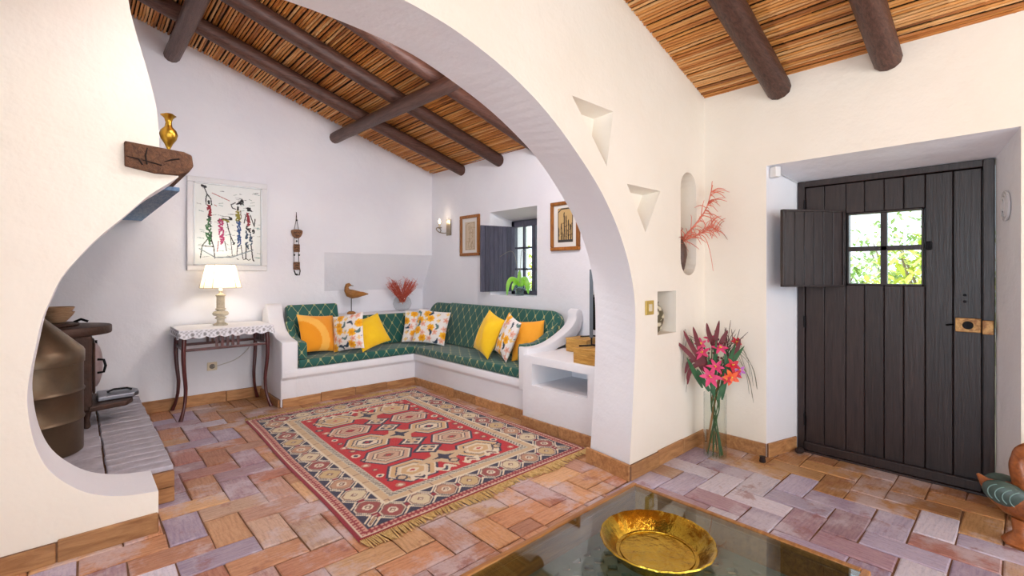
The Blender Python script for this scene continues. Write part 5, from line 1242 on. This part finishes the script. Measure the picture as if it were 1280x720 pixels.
def flower(c, axis, L, W_, npet, mat, curl=.35, open_=.9):
    ax = Vector(axis).normalized(); e1 = ax.cross(Vector((0,0,1))); e1 = e1.normalized() if e1.length > .01 else Vector((1,0,0)); e2 = ax.cross(e1)
    fl = MB()
    for k in range(npet):
        q = 2*PI*k/npet+rn.uniform(-.15, .15); rad = e1*math.cos(q)+e2*math.sin(q); fl.leaf(c, rad*open_+ax*(1-open_*.55), L*rn.uniform(.9, 1.1), W_, curl, side=rad.cross(ax), segs=5)
    o = fl.build('blossom', mat, FV, smooth=60, local=True)
    s = MB()
    for k in range(4): s.tube([c, Vector(c)+ax*L*.4+e1*rn.uniform(-.01, .01)+e2*rn.uniform(-.01, .01)], [.002, .003], 5)
    s.build('stamens', YC, o, local=True)
view = Vector((-.85, -.38, .15))
flower(FS(-.035,.60,.10), view+Vector((.1,-.1,.1)), .075, .034, 6, PK); flower(FS(.005,.665,.08), view+Vector((0,0,.5)), .06, .026, 6, PK)
flower(FS(.03,.80,.04), view+Vector((.2,-.3,.5)), .06, .026, 6, PK); flower(FS(-.09,.76,.04), view+Vector((-.3,.3,.4)), .06, .026, 5, PK); flower(FS(-.10,.82,.02), view+Vector((-.3,.3,.6)), .05, .024, 5, PK); flower(FS(-.04,.86,.0), view+Vector((0,0,.9)), .045, .022, 5, PK)
flower(FS(.11,.60,.09), view+Vector((.2,-.3,-.1)), .06, .034, 5, ORP); flower(FS(.14,.62,.07), view+Vector((.2,-.3,.2)), .05, .026, 5, RED2); flower(FS(.12,.68,.05), view+Vector((.2,-.4,.3)), .055, .03, 5, RED2); flower(FS(.17,.64,.04), view+Vector((.4,-.5,.2)), .05, .022, 5, VIO); flower(FS(.08,.585,.10), view, .04, .02, 5, RED2)
flower(FS(.15,.84,-.01), view+Vector((.3,-.4,.6)), .04, .022, 5, RED2)
for p in ([(-.06,.62),(-.13,.74),(-.19,.84),(-.23,.92)], [(-.07,.62),(-.16,.72),(-.23,.79),(-.29,.84)], [(-.05,.64),(-.11,.78),(-.14,.88),(-.16,.95)], [(-.08,.68),(-.15,.66),(-.19,.60),(-.2,.52)], [(.0,.76),(.0,.84),(.015,.92),(.03,1.0)], [(.0,.78),(-.03,.86),(-.05,.92),(-.06,.98)], [(.02,.78),(.05,.85),(.07,.89),(.09,.93)], [(-.09,.72),(-.17,.70),(-.20,.66),(-.22,.60)], [(.06,.70),(.12,.74),(.16,.80),(.18,.87)]):
    strip([FS(q_[0], q_[1], .03) for q_ in p], .034, (-.8, -.45, .25)).build('crimson_leaf', RDL, FV, smooth=60, local=True, fixn=False)
for p in ([(.02,.42),(.06,.55),(.08,.66),(.07,.80)], [(-.01,.45),(-.02,.58),(-.03,.70)], [(.05,.5),(.10,.62),(.14,.70)], [(-.04,.48),(-.10,.58),(-.13,.64)]):
    strip([FS(q_[0], q_[1], .04) for q_ in p], .036, (-.8, -.45, .2)).build('broad_leaf', DGL, FV, smooth=60, local=True, fixn=False)
for dx, z, d, L in ((.04,.50,(.15,-.2,.9),.36), (.05,.42,(.1,-.1,1),.30), (-.02,.48,(-.05,.1,1),.28), (-.09,.5,(-.3,.35,.9),.26), (.07,.62,(.3,-.4,.8),.24), (.0,.56,(.0,0,1),.3)): MB().leaf(FS(dx,z,.03), d, L, .035, .12, segs=6, side=(-.55,.78,0)).build('long_leaf', DGL, FV, smooth=60, local=True)
BER = M('dark_berry', (96, 24, 34), .4); bm_ = MB()
for k in range(40): p = FS(rn.uniform(-.05, .1), rn.uniform(.64, .86), rn.uniform(-.02, .07)); bm_.ellipsoid(p, (.008, .008, .01), 6, 4)
o = bm_.build('berries', BER, FV, local=True); o['kind'] = 'stuff'
tw = MB()
for k in range(16):
    b_ = FS(.08+rn.uniform(-.02, .03), .74, -.02); e = FS(.10+rn.uniform(-.04, .14), .93+rn.uniform(-.06, .08), -.04+rn.uniform(-.04, .04)); tw.tube(spline([b_, b_.lerp(e, .5)+Vector((rn.uniform(-.02, .02), rn.uniform(-.02, .02), .01)), e], 3), [.0024]*6+[.001], 4)
tw.build('dry_twigs', M('dry_twig', (84, 58, 50), .8), FV, local=True)
gs = MB()
for k in range(15):
    s = -1 if k < 8 else 1; ex = s*(.22+rn.random()*.13); ez = .40+rn.random()*.4; b_ = FS(.0, .55); gs.tube(spline([b_, FS(ex*.45, .84+rn.uniform(-.12,.02), -.02), FS(ex*.85, ez+.16, -.02-.0), FS(ex*.96, ez, -.0)], 4), [.0016]*12+[.0008], 3)
gs.fn(lambda p: Vector((min(p.x, .22), min(p.y, .17), p.z)))
gs.build('grass_blades', M('dry_grass', (120, 112, 88), .8), FV, local=True)

# ================================================================ COFFEE TABLE AND TRAY
W_CT = wood('coffee_table_wood', (128, 78, 32), (178, 120, 58), 0, 6, .35, .2, 9, .5, .2)
W_CTD = wood('carved_dark_wood', (52, 38, 32), (84, 64, 52), 0, 6, .5, .3, 8)
CT = thing('coffee_table', 'glass-topped coffee table with thin wooden edge and carved lattice below', 'table', (1.10, .73, 0))
cx0, cx1, cy0, cy1, cz_t = .42, 1.765, .31, 1.14, .45
for a in ((cx0, cx1, cy1-.022, cy1), (cx0, cx1, cy0, cy0+.022), (cx0, cx0+.022, cy0+.022, cy1-.022), (cx1-.022, cx1, cy0+.022, cy1-.022)): MB().box(a[0], a[1], a[2], a[3], cz_t-.03, cz_t).build('edge_rail', W_CT, CT, bevel=.005)
def table_glass():
    m, nt, N, L, b = nodes('table_glass'); N.remove(b)
    t = N.new('ShaderNodeBsdfTransparent'); t.inputs[0].default_value = (*lin((238, 245, 241)), 1); g = N.new('ShaderNodeBsdfGlossy'); g.inputs['Roughness'].default_value = .01
    mx = N.new('ShaderNodeMixShader'); L.new(schlick(N, L, .06), mx.inputs[0]); L.new(t.outputs[0], mx.inputs[1]); L.new(g.outputs[0], mx.inputs[2]); L.new(mx.outputs[0], N['Material Output'].inputs[0]); return m
MB().box(cx0+.022, cx1-.022, cy0+.022, cy1-.022, cz_t-.012, cz_t-.004).build('glass_top', table_glass(), CT)
for x in (cx0+.04, cx1-.04):
    for y in (cy0+.04, cy1-.04): MB().lathe([(.02,0),(.026,.01),(.022,.06),(.028,.12),(.03,.30),(.03,.335)], (x, y, 0), 16).build('leg', W_CTD, CT, smooth=40)
GRYW = M('grey_green_board', (112, 120, 112), .5, var=(6, (132, 138, 126)))
for a in ((cx0+.004, cx1-.004, cy1-.02, cy1-.006), (cx0+.004, cx1-.004, cy0+.006, cy0+.02), (cx0+.006, cx0+.02, cy0+.02, cy1-.02), (cx1-.02, cx1-.006, cy0+.02, cy1-.02)): MB().box(a[0], a[1], a[2], a[3], .325, cz_t-.03).build('apron', W_CT, CT, bevel=.003)
bx0, bx1, by0, by1 = cx0+.02, cx1-.02, cy0+.02, cy1-.02; bw = .055
for a in ((bx0, bx1, by1-bw, by1), (bx0, bx1, by0, by0+bw), (bx0, bx0+bw, by0+bw, by1-bw), (bx1-bw, bx1, by0+bw, by1-bw)): MB().box(a[0], a[1], a[2], a[3], .325, .34).build('border_board', GRYW, CT, bevel=.002)
LIN = M('pale_shelf_lining', (240, 226, 202), .8)
MB().box(bx0+bw, bx1-bw, by0+bw, by1-bw, .318, .324).build('lining', LIN, CT)
lat = None; stp = .058; nxl = int(round((bx1-bx0-2*bw)/stp)); nyl = int(round((by1-by0-2*bw)/stp)); sxl = (bx1-bx0-2*bw)/nxl; syl = (by1-by0-2*bw)/nyl
star = [((.0375 if k % 2 == 0 else .0225)*math.cos(PI*k/4), (.0375 if k % 2 == 0 else .0225)*math.sin(PI*k/4)) for k in range(8)]
so_ = MB().prism(star, 'z', 0, .014).build('lattice_star', GRYW, origin=(0,0,0)); sme = so_.data; bpy.data.objects.remove(so_)
for i in range(nxl):
    for j in range(nyl):
        o = bpy.data.objects.new('lattice_star', sme); COL.objects.link(o); o.parent = CT; o.location = Vector((bx0+bw+(i+.5)*sxl, by0+bw+(j+.5)*syl, .326))-ORG[CT.name]
TR = thing('brass_tray', 'round hammered brass tray with scalloped rim on the coffee table glass', 'tray', (1.375, .80, cz_t-.003))
HB = M('hammered_brass', (206, 172, 66), .24, 1.0, var=(9, (168, 132, 44)), bump=(38, .25))
MB().lathe([(0,.004),(.10,.004),(.128,.005),(.132,.010),(.148,.03),(.17,.05),(.176,.052),(.178,.048),(.156,.024),(.138,.001),(.128,0),(0,0)], n=96, scallop=lambda j, q: .016*abs(math.sin(9*q)) if 4 <= j <= 8 else 0).build('dish', HB, TR, smooth=40, local=True)
rr = MB().tube([(.116*math.cos(q), .116*math.sin(q), .006) for q in np.linspace(0, 2*PI, 64)], .0022, 6); rr.build('engraved_ring', HB, TR, smooth=60, local=True)

# ================================================================ DUCK, STOPPER
W_DK = wood('duck_wood', (120, 62, 26), (180, 104, 50), 0, 6, .35, .2, 6, .5, .2)
DK = thing('wooden_duck', 'carved wooden duck with painted green wing and pink breast beside the door', 'ornament', (3.45, -.005, 0), 0)
# duck local: faces -y, tail towards +y
MB().tube([(0,.165,.305),(0,.14,.275),(0,.105,.245),(0,.05,.222),(0,-.02,.215),(0,-.08,.225),(0,-.12,.25),(0,-.145,.28)], [.006,.024,.05,.082,.098,.09,.064,.028], 18, up=(1,0,0)).build('body', W_DK, DK, smooth=60, local=True)
MB().tube(spline([(0,-.03,.27),(0,.0,.34),(0,.012,.40),(0,.0,.452),(0,-.04,.474),(0,-.075,.46)], 4), np.interp(np.linspace(0, 1, 21), [0, .2, .5, .75, .9, 1], [.07, .05, .037, .046, .046, .02]).tolist(), 16).build('neck_and_head', W_DK, DK, smooth=60, local=True)
MB().tube([(0,-.07,.462),(0,-.115,.448),(0,-.14,.443)], [.02,.018,.008], 10, flat=1.4).build('bill', M('duck_bill', (90, 50, 30), .4), DK, smooth=60, local=True)
WINGM = M('green_black_wing', (52, 68, 64), .4, var=(10, (70, 90, 82))); STRP = M('pale_wing_stripe', (120, 148, 142), .5); BRP = M('pink_breast', (170, 70, 84), .5, var=(30, (120, 46, 60)))
for s in (-1, 1):
    wo = MB().ellipsoid((s*.062, .062, .252), (.034, .088, .060), rot=(.22, 0, 0)).build('wing', WINGM, DK, smooth=60, local=True)
    for k in range(5):
        pts = []; ca, sa = math.cos(.22), math.sin(.22); cy_ = -.045+.026*k
        for q in np.linspace(-1.05, 1.05, 9):
            yl = cy_+.03*math.cos(q*1.3); zl = .044*math.sin(q); e_ = 1-(yl/.088)**2-(zl/.060)**2
            if e_ < .04: continue
            pts.append((s*(.062+.034*e_**.5+.0006), .062+yl*ca-zl*sa, .252+yl*sa+zl*ca))
        if len(pts) > 2: MB().tube(pts, .0024, 5).build('stripe', STRP, wo, local=True)
MB().ellipsoid((0, -.055, .262), (.09, .065, .075), rot=(.3, 0, 0)).build('breast', BRP, DK, smooth=60, local=True)
MB().lathe([(0,0),(.075,0),(.08,.012),(.066,.03),(.04,.06),(.045,.13),(0,.14)], n=24).build('base', W_DK, DK, smooth=50, local=True)
DS = MB().lathe([(0,0),(.02,0),(.022,.006),(.018,.03),(.02,.04),(0,.044)], n=16).build('door_stop', M('dark_rubber', (40, 22, 20), .6), smooth=50, origin=(0,0,0)); DS.location = (3.60, 1.26, 0); tag(DS, 'small dark door stop on the floor before the door recess', 'door stop')
CLD = MB().ellipsoid((0,0,.02), (.05,.03,.02)).build('cloth_scrap', M('dark_rag', (46, 30, 26), .9, bump=(30, .8)), smooth=60, origin=(0,0,0)); CLD.location = (3.985, 1.135, 0); tag(CLD, 'crumpled dark rag at the foot of door frame', 'rag')

# ================================================================ OUTSIDE
GRD = struct(MB().box(4.36, 16, -8, 16, -.25, -.12).build('floor_outside', M('dry_earth', (226, 214, 190), .95, var=(3, (206, 196, 160)), bump=(10, .5)), origin=(0,0,0)))
LV = [M('leaf_yellow_green', (206, 208, 84), .55, var=(3, (150, 176, 58)), spec=.3), M('leaf_pale_green', (170, 190, 130), .6, var=(3, (120, 156, 84)), spec=.3), M('leaf_green', (110, 146, 70), .6, var=(3, (150, 176, 84)), spec=.3)]
BRK2 = M('bark_grey', (120, 104, 86), .9)
def shrub(label, loc, rad, h, mi, seed, nleaf=1500, ls=.13, name='garden_shrub'):
    r = random.Random(seed); s = thing(name, label, 'shrub', loc, group=None)
    for k in range(5):
        a = r.uniform(0, 6.28); MB().tube([(0,0,0), (rad*.25*math.cos(a), rad*.25*math.sin(a), h*.4), (rad*.55*math.cos(a+.4), rad*.55*math.sin(a+.4), h*.8)], [.05, .03, .01], 6).build('branch', BRK2, s, local=True)
    mb = MB()
    for k in range(nleaf):
        a = r.uniform(0, 6.28); u = r.random()**.5; ph = math.acos(r.uniform(-1, 1)); p = Vector((rad*u*math.sin(ph)*math.cos(a), rad*u*math.sin(ph)*math.sin(a), h*.55+h*.47*u*math.cos(ph)))
        mb.leaf(p, (r.uniform(-1, 1), r.uniform(-1, 1), r.uniform(-.6, 1)), ls*r.uniform(.6, 1.3), ls*.5, .2, segs=2)
    o = mb.build('foliage', LV[mi], s, local=True, fixn=False); o['kind'] = 'stuff'
shrub('yellow-green flowering shrub seen through the lower right door panes', (7.4, .55, -.12), .85, 2.05, 0, 1)
shrub('pale green olive-like shrub behind the upper left door pane', (10.8, 1.5, -.12), 1.2, 2.55, 1, 2)
shrub('dense green shrub beyond the left door panes', (8.4, 2.1, -.12), .85, 1.75, 2, 3)
shrub('yellowish shrub outside the small sitting room window', (7.6, 6.7, -.12), 1.2, 2.3, 0, 4)
shrub('pale green bush further off outside the small sitting room window', (10.4, 10.6, -.12), 1.2, 1.5, 1, 5)
